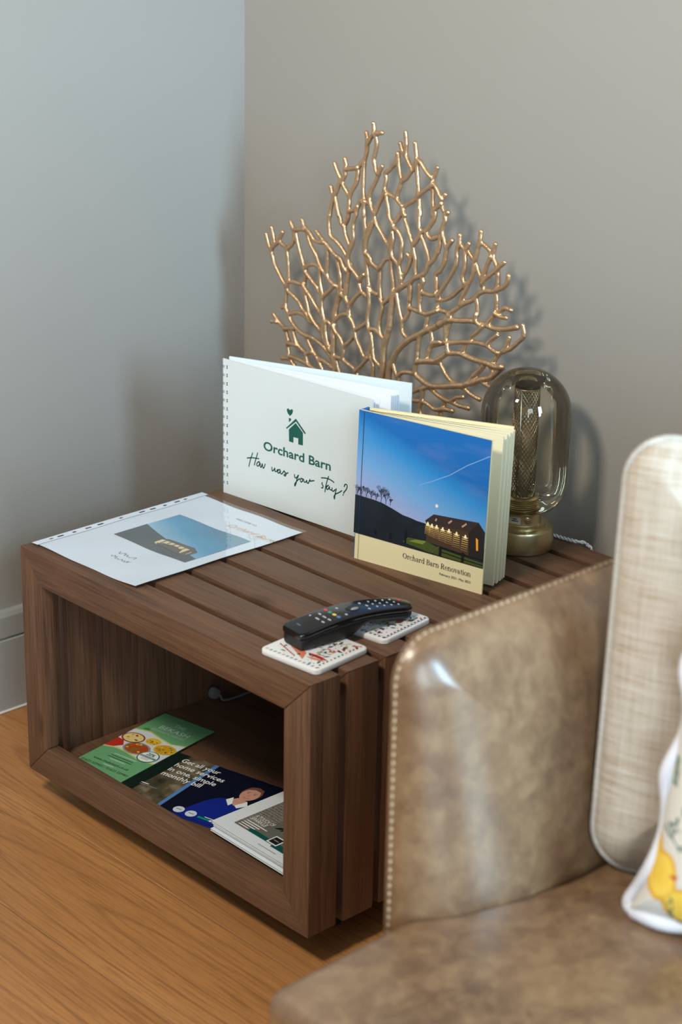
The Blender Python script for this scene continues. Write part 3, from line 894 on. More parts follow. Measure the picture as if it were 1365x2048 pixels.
# twisted white cord to the wall
cord = empty('lamp_cord', (LX, LY, ZT)); tag(cord, 'twisted white cord running behind the brass lamp to the wall', 'cord')
pathc = catmull([(-0.004, 0.0475, 0.0040), (0.000, 0.055, 0.0036), (0.012, 0.0590, 0.0034), (0.030, 0.0605, 0.0034), (0.046, 0.0635, 0.0034), (0.058, 0.0760, -0.002), (0.062, 0.0830, -0.03), (0.062, 0.085, -0.20)], 14)
for s in (0, PI):
    bm = bmesh.new()
    q = []
    for i, c in enumerate(pathc):
        a = i * 0.62 + s
        t = (pathc[min(i + 1, len(pathc) - 1)] - pathc[max(0, i - 1)]).normalized()
        nx = t.orthogonal().normalized(); ny = t.cross(nx)
        q.append(c + (nx * math.cos(a) + ny * math.sin(a)) * 0.0014)
    add_tube(bm, q, 0.0015, 7)
    obj('strand', bm, flat((214, 218, 224), 0.5), cord, True)

# ================================================================ guest book (spiral bound)
def v2(P, Q, t): return (P[0] + (Q[0] - P[0]) * t, P[1] + (Q[1] - P[1]) * t)


def slab(bm, P, Q, th, z0, z1, M=None, bow=0.0, n=8):
    """upright sheet from plan point P to Q, slightly bowed, thickness th"""
    d = Vector((Q[0] - P[0], Q[1] - P[1], 0)); L = d.length; d.normalize(); nn = Vector((-d.y, d.x, 0))
    cols = []
    for i in range(n + 1):
        t = i / n
        c = Vector((P[0], P[1], 0)) + d * (L * t) + nn * (bow * math.sin(PI * t))
        cols.append([bm.verts.new(c + nn * s * th / 2 + Vector((0, 0, z))) for s, z in ((-1, z0), (1, z0), (1, z1), (-1, z1))])
    bm.faces.new(cols[0]); bm.faces.new(list(reversed(cols[-1])))
    for A, B in zip(cols, cols[1:]):
        for k in range(4): bm.faces.new([A[k], A[(k + 1) % 4], B[(k + 1) % 4], B[k]])


GP = (0.0138, 0.3490); gu = (0.99709, 0.07625)
gb = tag(empty('guest_book', (GP[0], GP[1], ZT)), 'white spiral-bound guest book with green house logo, standing half open', 'book')
COVER = flat((216, 226, 229), 0.42)
GL = 0.2874
fe = (gu[0] * GL, gu[1] * GL)
be = (0.2796 - GP[0], 0.4669 - GP[1])
bs = (0.000, 0.0125)
bm = bmesh.new(); slab(bm, (0.0, 0.0012), (fe[0], fe[1] + 0.0012), 0.0022, 0.0, 0.2035)
fc = obj('front_cover', bm, COVER, gb)
bm = bmesh.new(); slab(bm, bs, be, 0.0022, 0.0, 0.2045); obj('back_cover', bm, COVER, gb)
pages = [((0.3020, 0.0260), 0.0), ((0.3040, 0.0225), 0.001), ((0.2985, 0.0300), 0.001), ((0.2960, 0.0395), 0.002), ((0.2905, 0.0660), 0.0), ((0.2890, 0.0690), 0.0), ((0.2870, 0.0730), 0.001), ((0.2850, 0.0785), 0.0), ((0.2830, 0.0850), 0.002)]
pm = flat((236, 241, 248), 0.6)
for i, (e, bow) in enumerate(pages):
    bm = bmesh.new(); P = (0.003, 0.004 + 0.0008 * i)
    L = math.hypot(e[0], e[1]); kk = 0.284 / L
    slab(bm, P, (e[0] * kk, e[1] * kk + P[1] * 0.5), 0.0007, 0.002, 0.2005, bow=bow)
    obj('page', bm, pm, gb)
# rust coloured inner spine strip and wire rings
bm = bmesh.new(); add_box(bm, (-0.0015, 0.0068, 0.105), (0.0012, 0.008, 0.19)); obj('spine_strip', bm, flat((186, 82, 44), 0.6), gb)
for i in range(15):
    z = 0.1925 - i * 0.01255
    bm = bmesh.new()
    for dz in (-0.0011, 0.0011):
        pts = []
        for k in range(11):
            a = math.radians(-60 + 300 * k / 10)
            pts.append((0.0012 - 0.0058 * math.sin(a) * 0.9, 0.0062 - 0.0072 * math.cos(a), z + dz + 0.0012 * k / 10))
        add_tube(bm, pts, 0.00055, 5)
    obj('wire_ring', bm, flat((188, 192, 200), 0.3, 0.9), gb, True)
# print on the front cover
GREEN = flat((16, 90, 80), 0.5)
pr = Print()
for k, poly in enumerate(LOGO): pr.poly([(a / 1000, b / 1000) for a, b in poly], GREEN, 1)
for ln in HAND: pr.stroke([(a / 1000, b / 1000) for a, b in ln], 0.0018, GREEN, 1, sub=4)
pr.text('Orchard Barn', 0.0823, 0.0853, GREEN, width=0.131, size=0.0186, bold=0.022, lv=1)
HD = flat((70, 66, 70), 0.6)
for i in range(15):
    z = 0.1925 - i * 0.01255
    pr.disc(0.0085, z + 0.0012, 0.0013, HD, 1, n=8); pr.disc(0.0085, z - 0.0016, 0.0013, HD, 1, n=8)
pr.build('cover_print', fc, frame_matrix((0, 0.0001, 0), (gu[0], gu[1], 0), (0, 0, 1)))

# ================================================================ renovation photo book
BP = (0.3280, 0.3131); bu = Vector((0.2021, 0.0365, 0)).normalized(); bv = Vector((-0.0077, 0.042, 1)).normalized()
pb = tag(empty('photo_book', (BP[0], BP[1], ZT)), 'square cream photo book with dusk barn picture on its cover, standing half open', 'book')
lean = Matrix(((1, 0, -0.0077, 0), (0, 1, 0.042, 0), (0, 0, 1, 0), (0, 0, 0, 1)))
CREAM = flat((226, 214, 172), 0.42); PAGEC = flat((232, 222, 190), 0.6)


def leanbm(bm): bmesh.ops.transform(bm, matrix=lean, verts=bm.verts); return bm


fe = (0.2058 * bu.x, 0.2058 * bu.y)
be = (0.5100 - BP[0], 0.4140 - BP[1])
sp1 = (0.0040, 0.0160)
bm = bmesh.new(); slab(bm, (0.0022, 0.0016), (fe[0], fe[1] + 0.0012), 0.0025, 0, 0.2068); pfc = obj('front_cover', leanbm(bm), CREAM, pb)
bm = bmesh.new(); slab(bm, sp1, be, 0.0025, 0, 0.2068); obj('back_cover', leanbm(bm), CREAM, pb)
bm = bmesh.new()
add_prism(bm, [(0, 0), (0.003, 0), (0.003, 0.2068), (0, 0.2068)], -0.0005, 0.0162, 0.001, 2)
bmesh.ops.transform(bm, matrix=Matrix.Translation((0.0004, 0.0012, 0)) @ Matrix.Rotation(math.radians(8), 4, 'Z'), verts=bm.verts)
obj('spine', leanbm(bm), flat((36, 104, 168), 0.42), pb)
fan = [0.42, 0.45, 0.57, 0.60, 0.63, 0.73, 0.76, 0.79, 0.86, 0.895, 0.93, 0.96]
a0 = math.atan2(fe[1], fe[0]); a1 = math.atan2(be[1] - sp1[1], be[0] - sp1[0])
for i, t in enumerate(fan):
    an = a0 + (a1 - a0) * t
    P = (0.005, 0.0035 + 0.0115 * t)
    L = 0.1995
    bm = bmesh.new(); slab(bm, P, (P[0] + L * math.cos(an), P[1] + L * math.sin(an)), 0.0014, 0.0025, 0.2035, bow=0.0015 * math.sin(i * 1.7))
    obj('page', leanbm(bm), PAGEC, pb)

# dusk photograph on the cover
def mat_dusk(name, sx, sy, k=1.0):
    a = N(name); tc = a.n('ShaderNodeTexCoord'); sp = a.n('ShaderNodeSeparateXYZ'); a.l(tc.outputs['UV'], sp.inputs[0])
    d = a.math('ADD', sp.outputs[1], a.math('MULTIPLY', sp.outputs[0], 0.34))
    c = a.ramp(d, [(0.30, lin((96, 104, 150))), (0.42, lin((146, 138, 178))), (0.52, lin((156, 170, 214))), (0.68, lin((112, 166, 218))), (0.88, lin((46, 138, 206))), (1.0, lin((16, 104, 180)))])
    mp = a.n('ShaderNodeMapping'); mp.inputs['Rotation'].default_value = (0, 0, 0.3); mp.inputs['Scale'].default_value = (1.6, 5, 1); a.l(tc.outputs['UV'], mp.inputs['Vector'])
    n1 = a.noise(mp.outputs[0], 1.6, 4, 0.5)
    c = a.mix(a.ramp(n1, [(0.5, (0, 0, 0)), (0.75, (0.22, 0.22, 0.22))]), c, lin((126, 140, 196)))
    return a.done(c, 0.35, spec=0.5)


DUSK = mat_dusk('printed_dusk_sky', 1, 1)
def dark_land():
    a = N('printed_hillside'); tc = a.n('ShaderNodeTexCoord')
    n1 = a.noise(tc.outputs['UV'], 9, 4)
    return a.done(a.mix(n1, lin((12, 20, 30)), lin((30, 42, 52))), 0.35)
LAND = dark_land()


def dusk_picture(pr, x0, y0, x1, y1, full=True):
    """barn at dusk; the coordinates below are millimetres on the big cover"""
    kx, ky = (x1 - x0) / 0.2058, (y1 - y0) / 0.1705
    T = lambda pts: [(x0 + a / 1000 * kx, y0 + (b - 36.3) / 1000 * ky) for a, b in pts]
    pr.poly(T([(0, 36.5), (205.8, 35.4), (205.8, 206.8), (0, 206.8)]), DUSK, 1)
    pr.poly(T([(0, 36.5), (205.8, 35.4), (205.8, 62), (150, 70), (115.5, 75.3), (100.7, 75.8), (90, 77.5), (78, 78.5), (68, 81.5), (58.9, 84.0), (45, 87.5), (30, 89), (15, 89.5), (0, 90)]), LAND, 2)
    if full:
        rg = random.Random(7)
        tw = flat((44, 42, 56), 0.5)
        def twig(x, y, an, L, w, dep):
            xe, ye = x + L * math.cos(an), y + L * math.sin(an)
            pr.stroke(T([(x, y), (xe, ye)]), w, tw, 3, cap=False)
            if dep > 0:
                for s in (-1, 1, rg.uniform(-.5, .5)):
                    twig(xe, ye, an + s * rg.uniform(0.15, 0.5), L * rg.uniform(0.6, 0.95), w * 0.68, dep - 1)
        for x, L, dep in ((3, 5, 4), (10, 5.2, 4), (18, 4.8, 4), (26, 4.2, 4), (42, 5.6, 5), (50, 4.6, 4), (57, 3.2, 4), (34, 3.6, 4)):
            twig(x, 87, PI / 2 + rg.uniform(-0.12, 0.12), L, 0.0007, dep)
        for x, h in ((84.5, 17), (60, 8), (36, 7)): pr.poly(T([(x - 1.5, 41), (x + 1.5, 41), (x + 1.5, 41 + h), (x - 1.5, 41 + h)]), flat((10, 14, 20), 0.4), 4)
        pr.stroke(T([(101, 125), (122, 135), (147, 148.5), (172, 166.5), (205.5, 186)]), 0.0011, flat((120, 168, 220), 0.4), 2, cap=False)
        pr.disc(*T([(130, 103)])[0], 0.0019, flat((250, 244, 226), 0.4), 3)
        pr.disc(*T([(130, 103)])[0], 0.0032, flat((160, 166, 210), 0.4), 2)
    pr.poly(T([(80, 42), (88, 50), (117, 52), (136, 47), (172, 44.7), (205.5, 43), (205.5, 36.4), (150, 37), (118, 37.8)]), flat((66, 80, 30), 0.45), 3)
    pr.poly(T([(90, 45.5), (100, 50), (117, 51.5), (112, 46)]), flat((120, 134, 48), 0.45), 4)
    # barn
    pr.poly(T([(115.3, 79), (181, 80.5), (183, 48), (117.1, 51.4)]), flat((72, 50, 36), 0.45), 4)
    pr.poly(T([(180.5, 80.2), (195.5, 94.9), (205.4, 84.5), (205.6, 45.3), (183, 47.3)]), flat((34, 28, 28), 0.45), 4)
    pr.poly(T([(113.6, 79.6), (126.4, 90.9), (195.8, 95.4), (182, 79.6), (115.3, 77.2)]), flat((52, 40, 38), 0.45), 5)
    lamps = [(118.2, 75.9), (124.7, 75.0), (132, 75.1), (141.6, 74.2), (151.3, 74.1), (163.1, 72.9), (176.7, 72.1)]
    for j in range(7):
        for i, (lx, ly) in enumerate(lamps):
            wdt = 3.4 + 0.25 * j + 0.5 * i * 0.5
            yy = ly - 1.5 - j * (2.1 + 0.14 * i)
            br = max(0, 1 - j * 0.13)
            pr.poly(T([(lx - wdt, yy), (min(lx + wdt, 181), yy - 0.1), (min(lx + wdt, 181), yy + 0.9), (lx - wdt, yy + 1.0)]), flat((int(96 + 150 * br), int(70 + 140 * br), int(44 + 80 * br)), 0.4), 5)
    for lx, ly in lamps: pr.poly(T([(lx - 0.8, ly + 2.6), (lx + 0.8, ly + 2.6), (lx + 2.6, ly - 2.4), (lx - 2.6, ly - 2.4)]), flat((255, 244, 196), 0.4), 6)
    pr.poly(T([(192.6, 74.4), (196, 72.8), (197.1, 57.9), (194.3, 57.3)]), flat((250, 166, 44), 0.4), 6)
    for a, b in (((131.3, 86.2), (129.7, 82.6)), ((149.6, 84.1), (154.7, 88.8)), ((170.4, 83.9), (177.2, 89.8))): pr.stroke(T([a, b]), 0.0022 * kx, flat((190, 150, 130), 0.4), 6, cap=False)
    if full:
        fd = flat((18, 16, 16), 0.4)
        pr.stroke(T([(126.4, 38.2), (137.6, 49)]), 0.0014, flat((96, 84, 60), 0.4), 6)
        pr.stroke(T([(139, 48.6), (174, 46.6), (205, 47)]), 0.0014, fd, 6); pr.stroke(T([(140, 43), (174, 41), (205, 40)]), 0.0012, fd, 6)
        for x in (139.8, 174.5): pr.poly(T([(x - 2, 37), (x + 2, 37), (x + 2, 50), (x - 2, 50)]), fd, 7)


# book title in a high-contrast serif, drawn letter by letter
def serif_title(pr, body, x, y, width, height, m, lv):
    polys = []
    def ring(cx, cy, rx, ry, tx, ty, a0=0, a1=360, n=26):
        n = max(4, int(n * abs(a1 - a0) / 360))
        for k in range(n):
            p = []
            for t in (k, k + 1):
                a = math.radians(a0 + (a1 - a0) * t / n); p.append((math.cos(a), math.sin(a)))
            polys.append([(ox + cx + rx * p[0][0], cy + ry * p[0][1]), (ox + cx + rx * p[1][0], cy + ry * p[1][1]), (ox + cx + (rx - tx) * p[1][0], cy + (ry - ty) * p[1][1]), (ox + cx + (rx - tx) * p[0][0], cy + (ry - ty) * p[0][1])])
    def box(a, b, c, d): polys.append([(ox + a, b), (ox + c, b), (ox + c, d), (ox + a, d)])
    def quad(*p): polys.append([(ox + a, b) for a, b in p])
    def dot(a, b, r): polys.append([(ox + a + r * math.cos(2 * PI * k / 10), b + r * math.sin(2 * PI * k / 10)) for k in range(10)])
    def foot(a, w=0.13): box(a - w, 0, a + w, 0.028)
    def stem(a, h, w=0.088, flag=True):
        box(a - w / 2, 0, a + w / 2, h); foot(a)
        if flag: quad((a - 0.13, h - 0.03), (a - 0.13, h - 0.055), (a, h - 0.09), (a, h))
    def arch(a, b, h):
        ring((a + b) / 2, h - 0.17, (b - a) / 2 + 0.044, 0.17, 0.088, 0.045, 0, 180); box(b - 0.044, 0, b + 0.044, h - 0.17); foot(b)
    ox = 0
    for ch in body:
        if ch == ' ': ox += 0.26; continue
        if ch == 'O': ring(0.37, 0.35, 0.35, 0.365, 0.11, 0.03); adv = 0.78
        elif ch == 'r': stem(0.14, 0.49); ring(0.33, 0.33, 0.19, 0.16, 0.03, 0.04, 60, 170); dot(0.37, 0.425, 0.06); adv = 0.45
        elif ch == 'c': ring(0.25, 0.24, 0.23, 0.255, 0.09, 0.03, 48, 320); dot(0.385, 0.385, 0.055); adv = 0.47
        elif ch == 'h': stem(0.14, 0.76); arch(0.14, 0.46, 0.50); adv = 0.63
        elif ch == 'n': stem(0.14, 0.49); arch(0.14, 0.46, 0.50); adv = 0.63
        elif ch == 'a': ring(0.22, 0.33, 0.155, 0.165, 0.08, 0.03, 0, 150); box(0.297, 0.04, 0.375, 0.33); ring(0.20, 0.145, 0.165, 0.155, 0.08, 0.028); quad((0.33, 0.04), (0.33, 0.0), (0.46, 0.03), (0.46, 0.055)); dot(0.11, 0.385, 0.055); adv = 0.49
        elif ch == 'd': ring(0.25, 0.24, 0.225, 0.255, 0.09, 0.03); box(0.385, 0.0, 0.472, 0.76); quad((0.29, 0.73), (0.29, 0.705), (0.43, 0.68), (0.43, 0.76)); box(0.43, 0, 0.56, 0.028); adv = 0.58
        elif ch == 'B': box(0.10, 0, 0.205, 0.71); box(0.02, 0, 0.34, 0.028); box(0.02, 0.682, 0.34, 0.71); box(0.2, 0.355, 0.36, 0.38); ring(0.33, 0.545, 0.22, 0.165, 0.105, 0.028, -90, 90); ring(0.34, 0.19, 0.26, 0.19, 0.11, 0.028, -90, 90); adv = 0.65
        elif ch == 'R': box(0.10, 0, 0.205, 0.71); box(0.02, 0, 0.30, 0.028); box(0.02, 0.682, 0.34, 0.71); ring(0.33, 0.54, 0.24, 0.17, 0.11, 0.028, -90, 90); box(0.2, 0.37, 0.36, 0.395); quad((0.30, 0.38), (0.42, 0.38), (0.60, 0.02), (0.49, 0.0)); box(0.49, 0, 0.70, 0.028); adv = 0.71
        elif ch == 'e': ring(0.25, 0.24, 0.23, 0.255, 0.09, 0.03, 0, 318); box(0.06, 0.235, 0.46, 0.262); adv = 0.49
        elif ch == 'o': ring(0.26, 0.24, 0.24, 0.255, 0.095, 0.028); adv = 0.52
        elif ch == 'v': quad((0.05, 0.48), (0.15, 0.48), (0.30, 0.09), (0.245, -0.01)); quad((0.40, 0.48), (0.43, 0.48), (0.275, -0.01), (0.245, -0.01)); box(-0.02, 0.455, 0.22, 0.483); box(0.33, 0.455, 0.51, 0.483); adv = 0.50
        elif ch == 't': box(0.13, 0.06, 0.215, 0.62); box(0.02, 0.45, 0.34, 0.48); ring(0.235, 0.10, 0.105, 0.11, 0.07, 0.03, 180, 320); adv = 0.36
        elif ch == 'i': stem(0.14, 0.49); dot(0.135, 0.65, 0.06); adv = 0.30
        ox += adv
    k = width / ox; ky = height / 0.71
    for p in polys: pr.poly([(x + a * k, y + b * ky) for a, b in p], m, lv)


pr = Print()
dusk_picture(pr, 0, 0.0363, 0.2058, 0.2068)
INK = flat((52, 46, 44), 0.5)
serif_title(pr, 'Orchard Barn Renovation', 0.0812, 0.0197, 0.1072, 0.0073, INK, 1)
pr.text('February 2021- May 2023', 0.1884, 0.0108, INK, width=0.048, size=0.0046, align='R', lv=1)
pr.stroke([(0.0088, 0.0005), (0.0088, 0.2063)], 0.0007, flat((150, 140, 104), 0.5), 1, cap=False)
pr.stroke([(0.0088, 0.0365), (0.0088, 0.2063)], 0.0006, flat((18, 66, 116), 0.5), 8, cap=False)
pr.build('cover_print', pfc, frame_matrix((0.0, -0.0006, 0), bu, bv), uvscale=(0.2058, 0.2068))

# ================================================================ welcome sheet in a punched sleeve
SA = (0.0066, 0.0155); su = Vector((0.9998, 0.0236, 0)).normalized(); sv = Vector((-0.0185, 0.9998, 0)).normalized()
sleeve = tag(empty('document_sleeve', (SA[0], SA[1], ZT)), 'clear punched plastic sleeve with a white welcome sheet, flat on the crate', 'document')
SWd, SLn = 0.2235, 0.305


def wave(x, y):
    e = max(0, (x - 0.10) / 0.12)
    return 0.0016 + 0.0022 * e * e + 0.0007 * math.sin(x * 34 + y * 11) * (0.4 + e) + 0.0006 * math.sin(y * 44 + 1) * math.sin(x * 60)


MS = frame_matrix((0, 0, 0), su, sv)
def sheet(bm, x0, y0, x1, y1, dz, nx, ny, th):
    g = [[bm.verts.new(MS @ Vector((x0 + (x1 - x0) * i / nx, y0 + (y1 - y0) * j / ny, wave(x0 + (x1 - x0) * i / nx, y0 + (y1 - y0) * j / ny) + dz))) for j in range(ny + 1)] for i in range(nx + 1)]
    fs = [bm.faces.new([g[i][j], g[i + 1][j], g[i + 1][j + 1], g[i][j + 1]]) for i in range(nx) for j in range(ny)]
    if th:
        ex = bmesh.ops.extrude_face_region(bm, geom=fs)
        bmesh.ops.translate(bm, vec=(0, 0, -th), verts=[v for v in ex['geom'] if isinstance(v, bmesh.types.BMVert)])


bm = bmesh.new(); sheet(bm, 0.0135, 0.003, SWd - 0.004, SLn - 0.006, 0, 22, 26, 0.0004)
ps = obj('paper_sheet', bm, flat((216, 226, 240), 0.5), sleeve, True, 0.6)
bm = bmesh.new(); sheet(bm, 0.0125, 0.0, SWd, SLn, 0.0011, 22, 26, 0); obj('plastic_film', bm, SLEEVE, sleeve, True)
bm = bmesh.new()
STRIP = flat((206, 216, 230), 0.35)
holes = [(0.0277, .0030), (0.0435, .0052), (0.067, .0030), (0.0915, .0052), (0.1125, .0052), (0.149, .0030), (0.187, .0052), (0.2067, .0052), (0.229, .0030), (0.252, .0052), (0.2675, .0030)]
prev = 0.0
for hy, hl in holes:
    sheet(bm, 0.0045, prev, 0.0085, hy - hl, 0.0008, 1, 2, 0.0003); prev = hy + hl
sheet(bm, 0.0045, prev, 0.0085, SLn, 0.0008, 1, 2, 0.0003)
sheet(bm, 0.0, 0.0, 0.0045, SLn, 0.0008, 1, 26, 0.0003); sheet(bm, 0.0085, 0.0, 0.0135, SLn, 0.0008, 1, 26, 0.0003)
obj('punched_strip', bm, STRIP, sleeve)
# picture is densified so that it follows the waves of the sheet
px0, px1, py0, py1 = 0.0485, 0.1995, 0.103, 0.2215
fnw = lambda x, y: wave(x, y) + 0.0002
pic = Print()
_a = N('printed_small_sky'); _tc = _a.n('ShaderNodeTexCoord'); _sp = _a.n('ShaderNodeSeparateXYZ'); _a.l(_tc.outputs['UV'], _sp.inputs[0])
_d = _a.math('MULTIPLY', _a.math('ADD', _sp.outputs[1], _a.math('ADD', _a.math('MULTIPLY', _sp.outputs[0], 0.38), -0.66)), 1.6)
mp_dusk = _a.done(_a.ramp(_d, [(0.05, lin((206, 208, 214))), (0.28, lin((150, 190, 216))), (0.6, lin((84, 156, 198))), (1.0, lin((92, 138, 164)))]), 0.35)
kx, ky = px1 - px0, py1 - py0
T = lambda pts: [(px0 + a * kx, py0 + b * ky) for a, b in pts]
n = 14
landtop = lambda t: 0.50 - 0.36 * t if t < 0.62 else 0.28 - 0.30 * (t - 0.62)
GREYL = flat((78, 88, 94), 0.35)
for i in range(n):
    for j in range(10):
        a0_, a1_, b0_, b1_ = i / n, (i + 1) / n, j / 10, (j + 1) / 10
        pic.poly(T([(a0_, b0_), (a1_, b0_), (a1_, b1_), (a0_, b1_)]), mp_dusk, 1)
    a0_, a1_ = i / n, (i + 1) / n
    l0, l1 = landtop(a0_), landtop(a1_)
    pic.poly(T([(a0_, 0), (a1_, 0), (a1_, l1), (a0_, l0)]), GREYL, 3)
pic.poly(T([(0.36, 0.30), (0.45, 0.37), (0.78, 0.39), (0.88, 0.32), (0.88, 0.14), (0.80, 0.12), (0.40, 0.18)]), flat((98, 92, 88), 0.4), 4)
for i in range(6):
    x_ = 0.40 + i * 0.066
    pic.poly(T([(x_, 0.31), (x_ + 0.05, 0.315), (x_ + 0.055, 0.16), (x_ + 0.005, 0.18)]), flat((224, 208, 168), 0.4), 5)
pic.poly(T([(0.835, 0.28), (0.85, 0.27), (0.85, 0.18), (0.838, 0.18)]), flat((220, 180, 120), 0.4), 5)
GREYT = flat((112, 124, 142), 0.5); GOLDT = flat((226, 190, 138), 0.5); DKT = flat((66, 74, 92), 0.5)
pic.build('sheet_picture', ps, MS, fn=fnw, uvscale=(0.22, 0.215)); pic = Print()
pic.text('WELCOME TO', 0.116, 0.2665, GREYT, width=0.042, lv=2)
pic.text('Orchard Barn', 0.128, 0.240, GOLDT, width=0.092, size=0.016, shear=0.35, lv=2)
pic.build('heading_lettering', ps, MS, fn=fnw); pic = Print()
g_ = random.Random(3)
for yy, x0_, x1_ in ((0.0655, 0.105, 0.141), (0.0500, 0.108, 0.146)):
    q = []; x_ = x0_
    while x_ < x1_:
        q.append((x_, yy + g_.choice((0, 0.0034, 0.0016, 0.0052, -0.0014)))); x_ += g_.uniform(0.0012, 0.0026)
    pic.stroke(q, 0.0006, DKT, 2, sub=2, cap=False)
pic.build('signature_lettering', ps, MS, fn=fnw, uvscale=(0.22, 0.215))

# ================================================================ things on the shelf of the crate
SH = ZB + 0.0197


def leaflet(name, BLp, ang, w, h, z, th, mat, label, cat, group=None):
    r = tag(empty(name, (BLp[0], BLp[1], z), ang), label, cat, group)
    bm = bmesh.new(); add_box(bm, (w / 2, h / 2, th / 2), (w, h, th))
    return r, obj('sheet', bm, mat, r), Matrix.Translation((0, 0, th))


WHT = flat((236, 240, 242), 0.5); BLK = flat((24, 24, 26), 0.5)
# --- blue leaflets, a small pile
LW, LH, LA = 0.210, 0.142, math.radians(12.9)
lbl = ['topmost blue home-services leaflet with a man in a blue jumper, in the crate', 'second blue leaflet down in the pile in the crate', 'third blue leaflet down in the pile in the crate', 'bottom blue leaflet of the pile in the crate']
for i in range(4):
    off = (0.0012 * i - 0.001 * (i % 2), -0.0012 * i)
    r, sh_, MT = leaflet('blue_leaflet', (0.1597 + off[0] + 0.001, 0.0240 + off[1]), LA + 0.004 * i, LW, LH - 0.003, SH + 0.0002 + 0.00075 * (3 - i), 0.0006, flat((18, 40, 130), 0.4), lbl[i], 'leaflet', 'blue leaflets in the crate')
    if i: continue
    pr = Print()
    blur = N('printed_blur'); tc = blur.n('ShaderNodeTexCoord'); nz = blur.noise(tc.outputs['UV'], 4.0, 3)
    blur = blur.done(blur.ramp(nz, [(0.3, lin((22, 40, 34))), (0.5, lin((92, 82, 62))), (0.7, lin((150, 138, 118)))]), 0.35)
    pr.rect(0, 0, LW, LH - 0.003, flat((12, 18, 40), 0.35), 1)
    pr.poly([(0, 0), (0.079, 0), (0.075, LH - 0.003), (0, LH - 0.003)], blur, 2)
    pr.poly([(0, 0), (0.022, 0), (0.030, LH - 0.003), (0, LH - 0.003)], flat((14, 34, 30), 0.35), 3)
    pr.poly([(0.078, 0), (0.084, 0), (0.081, LH - 0.003), (0.074, LH - 0.003)], flat((84, 132, 190), 0.35), 3)
    # man in a blue jumper
    BLUJ = flat((16, 38, 138), 0.45); SKIN = flat((202, 150, 132), 0.5); HAIR = flat((112, 76, 58), 0.5)
    pr.poly([(0.112, 0), (0.116, 0.020), (0.124, 0.048), (0.135, 0.067), (0.158, 0.076), (0.180, 0.070), (0.205, 0.050), (0.209, 0.0)], BLUJ, 3)
    pr.poly([(0.150, 0.071), (0.158, 0.082), (0.174, 0.079), (0.178, 0.066), (0.164, 0.060)], SKIN, 4)
    pr.poly([(0.146, 0.068), (0.151, 0.079), (0.160, 0.063), (0.158, 0.056)], WHT, 5)
    pr.poly([(0.174, 0.079), (0.181, 0.069), (0.172, 0.056), (0.165, 0.061)], WHT, 5)
    pr.disc(0.1655, 0.100, 0.0150, HAIR, 5, ry=0.0195)
    pr.disc(0.1655, 0.0965, 0.0132, SKIN, 6, ry=0.0175)
    for s in (-1, 1):
        pr.disc(0.1655 + s * 0.0052, 0.0995, 0.0017, flat((60, 42, 38), 0.5), 7, ry=0.0008, n=8)
        pr.stroke([(0.1655 + s * 0.0030, 0.1027), (0.1655 + s * 0.0076, 0.1030)], 0.0009, HAIR, 7)
    pr.stroke([(0.1655, 0.0975), (0.1642, 0.0922), (0.1668, 0.0920)], 0.0007, flat((158, 104, 88), 0.5), 7)
    pr.stroke([(0.1605, 0.0870), (0.1655, 0.0858), (0.1708, 0.0872)], 0.0012, flat((168, 84, 80), 0.5), 7)
    pr.poly([(0.1520, 0.1060), (0.1560, 0.1165), (0.1660, 0.1200), (0.1760, 0.1160), (0.1800, 0.1050), (0.1740, 0.1100), (0.1640, 0.1120)], HAIR, 7)
    for j, (t, w_) in enumerate((('Get all your', 0.0665), ('home services', 0.0850), ('in one, simple', 0.0820), ('monthly bill', 0.0680))):
        pr.text(t, 0.0285, 0.1175 - j * 0.0150, WHT, width=w_, size=0.0150, bold=0.012, lv=8)
    for x in (0.1113, 0.1319): pr.disc(x, 0.0090, 0.0082, flat((206, 216, 230), 0.5), 8); pr.stroke([(x - 0.004, 0.0095), (x + 0.004, 0.0095)], 0.0012, flat((40, 60, 110), 0.5), 9)
    for j in range(5): pr.rect(0.1440 + j * 0.0048, 0.0060, 0.1482 + j * 0.0048, 0.0100, flat((0, 160, 110), 0.5) if j < 4 else WHT, 8)
    pr.rect(0.152, 0.0120, 0.168, 0.0134, WHT, 8)
    pr.stroke([(0.022, 0.040), (0.034, 0.040)], 0.0018, WHT, 8); pr.stroke([(0.022, 0.036), (0.052, 0.036)], 0.0009, flat((150, 160, 160), 0.5), 8)
    pr.build('leaflet_print', sh_, MT, uvscale=(LH, LH))

# --- green restaurant flyer
r, sh_, MT = leaflet('green_flyer', (0.0613, 0.0263), math.radians(9.8), 0.0965, 0.200, SH + 0.0036, 0.0005, flat((108, 170, 122), 0.35), 'green restaurant flyer with curry dishes, left of the blue leaflets in the crate', 'flyer')
pr = Print()
GRN = flat((104, 168, 118), 0.35); YEL = flat((196, 206, 112), 0.4)
band = [(x / 1000, y / 1000) for x, y in ((0, 70), (20, 76), (40, 75), (70, 68), (96.5, 71), (96.5, 136), (75, 128), (50, 133), (25, 140), (0, 134))]
pr.poly([(a, b + (0.0030 if b > 0.1 else -0.0030)) for a, b in band], YEL, 1)
pr.poly(band, flat((214, 222, 232), 0.4), 2)


def dish(x, y, r_, rim, food, ry=None):
    ry = ry or r_ * 0.8
    pr.disc(x, y, r_, rim, 3, ry=ry, n=24); pr.disc(x, y, r_ * 0.86, food, 4, ry=ry * 0.84, n=24)
    g_ = random.Random(int(x * 1e5))
    for _ in range(16):
        a, q = g_.uniform(0, 6.28), math.sqrt(g_.random()) * 0.7
        pr.disc(x + q * r_ * math.cos(a), y + q * ry * math.sin(a), r_ * 0.10, flat(g_.choice(((240, 200, 90), (196, 90, 30), (90, 130, 50), (230, 160, 60))), 0.4), 5, n=6)


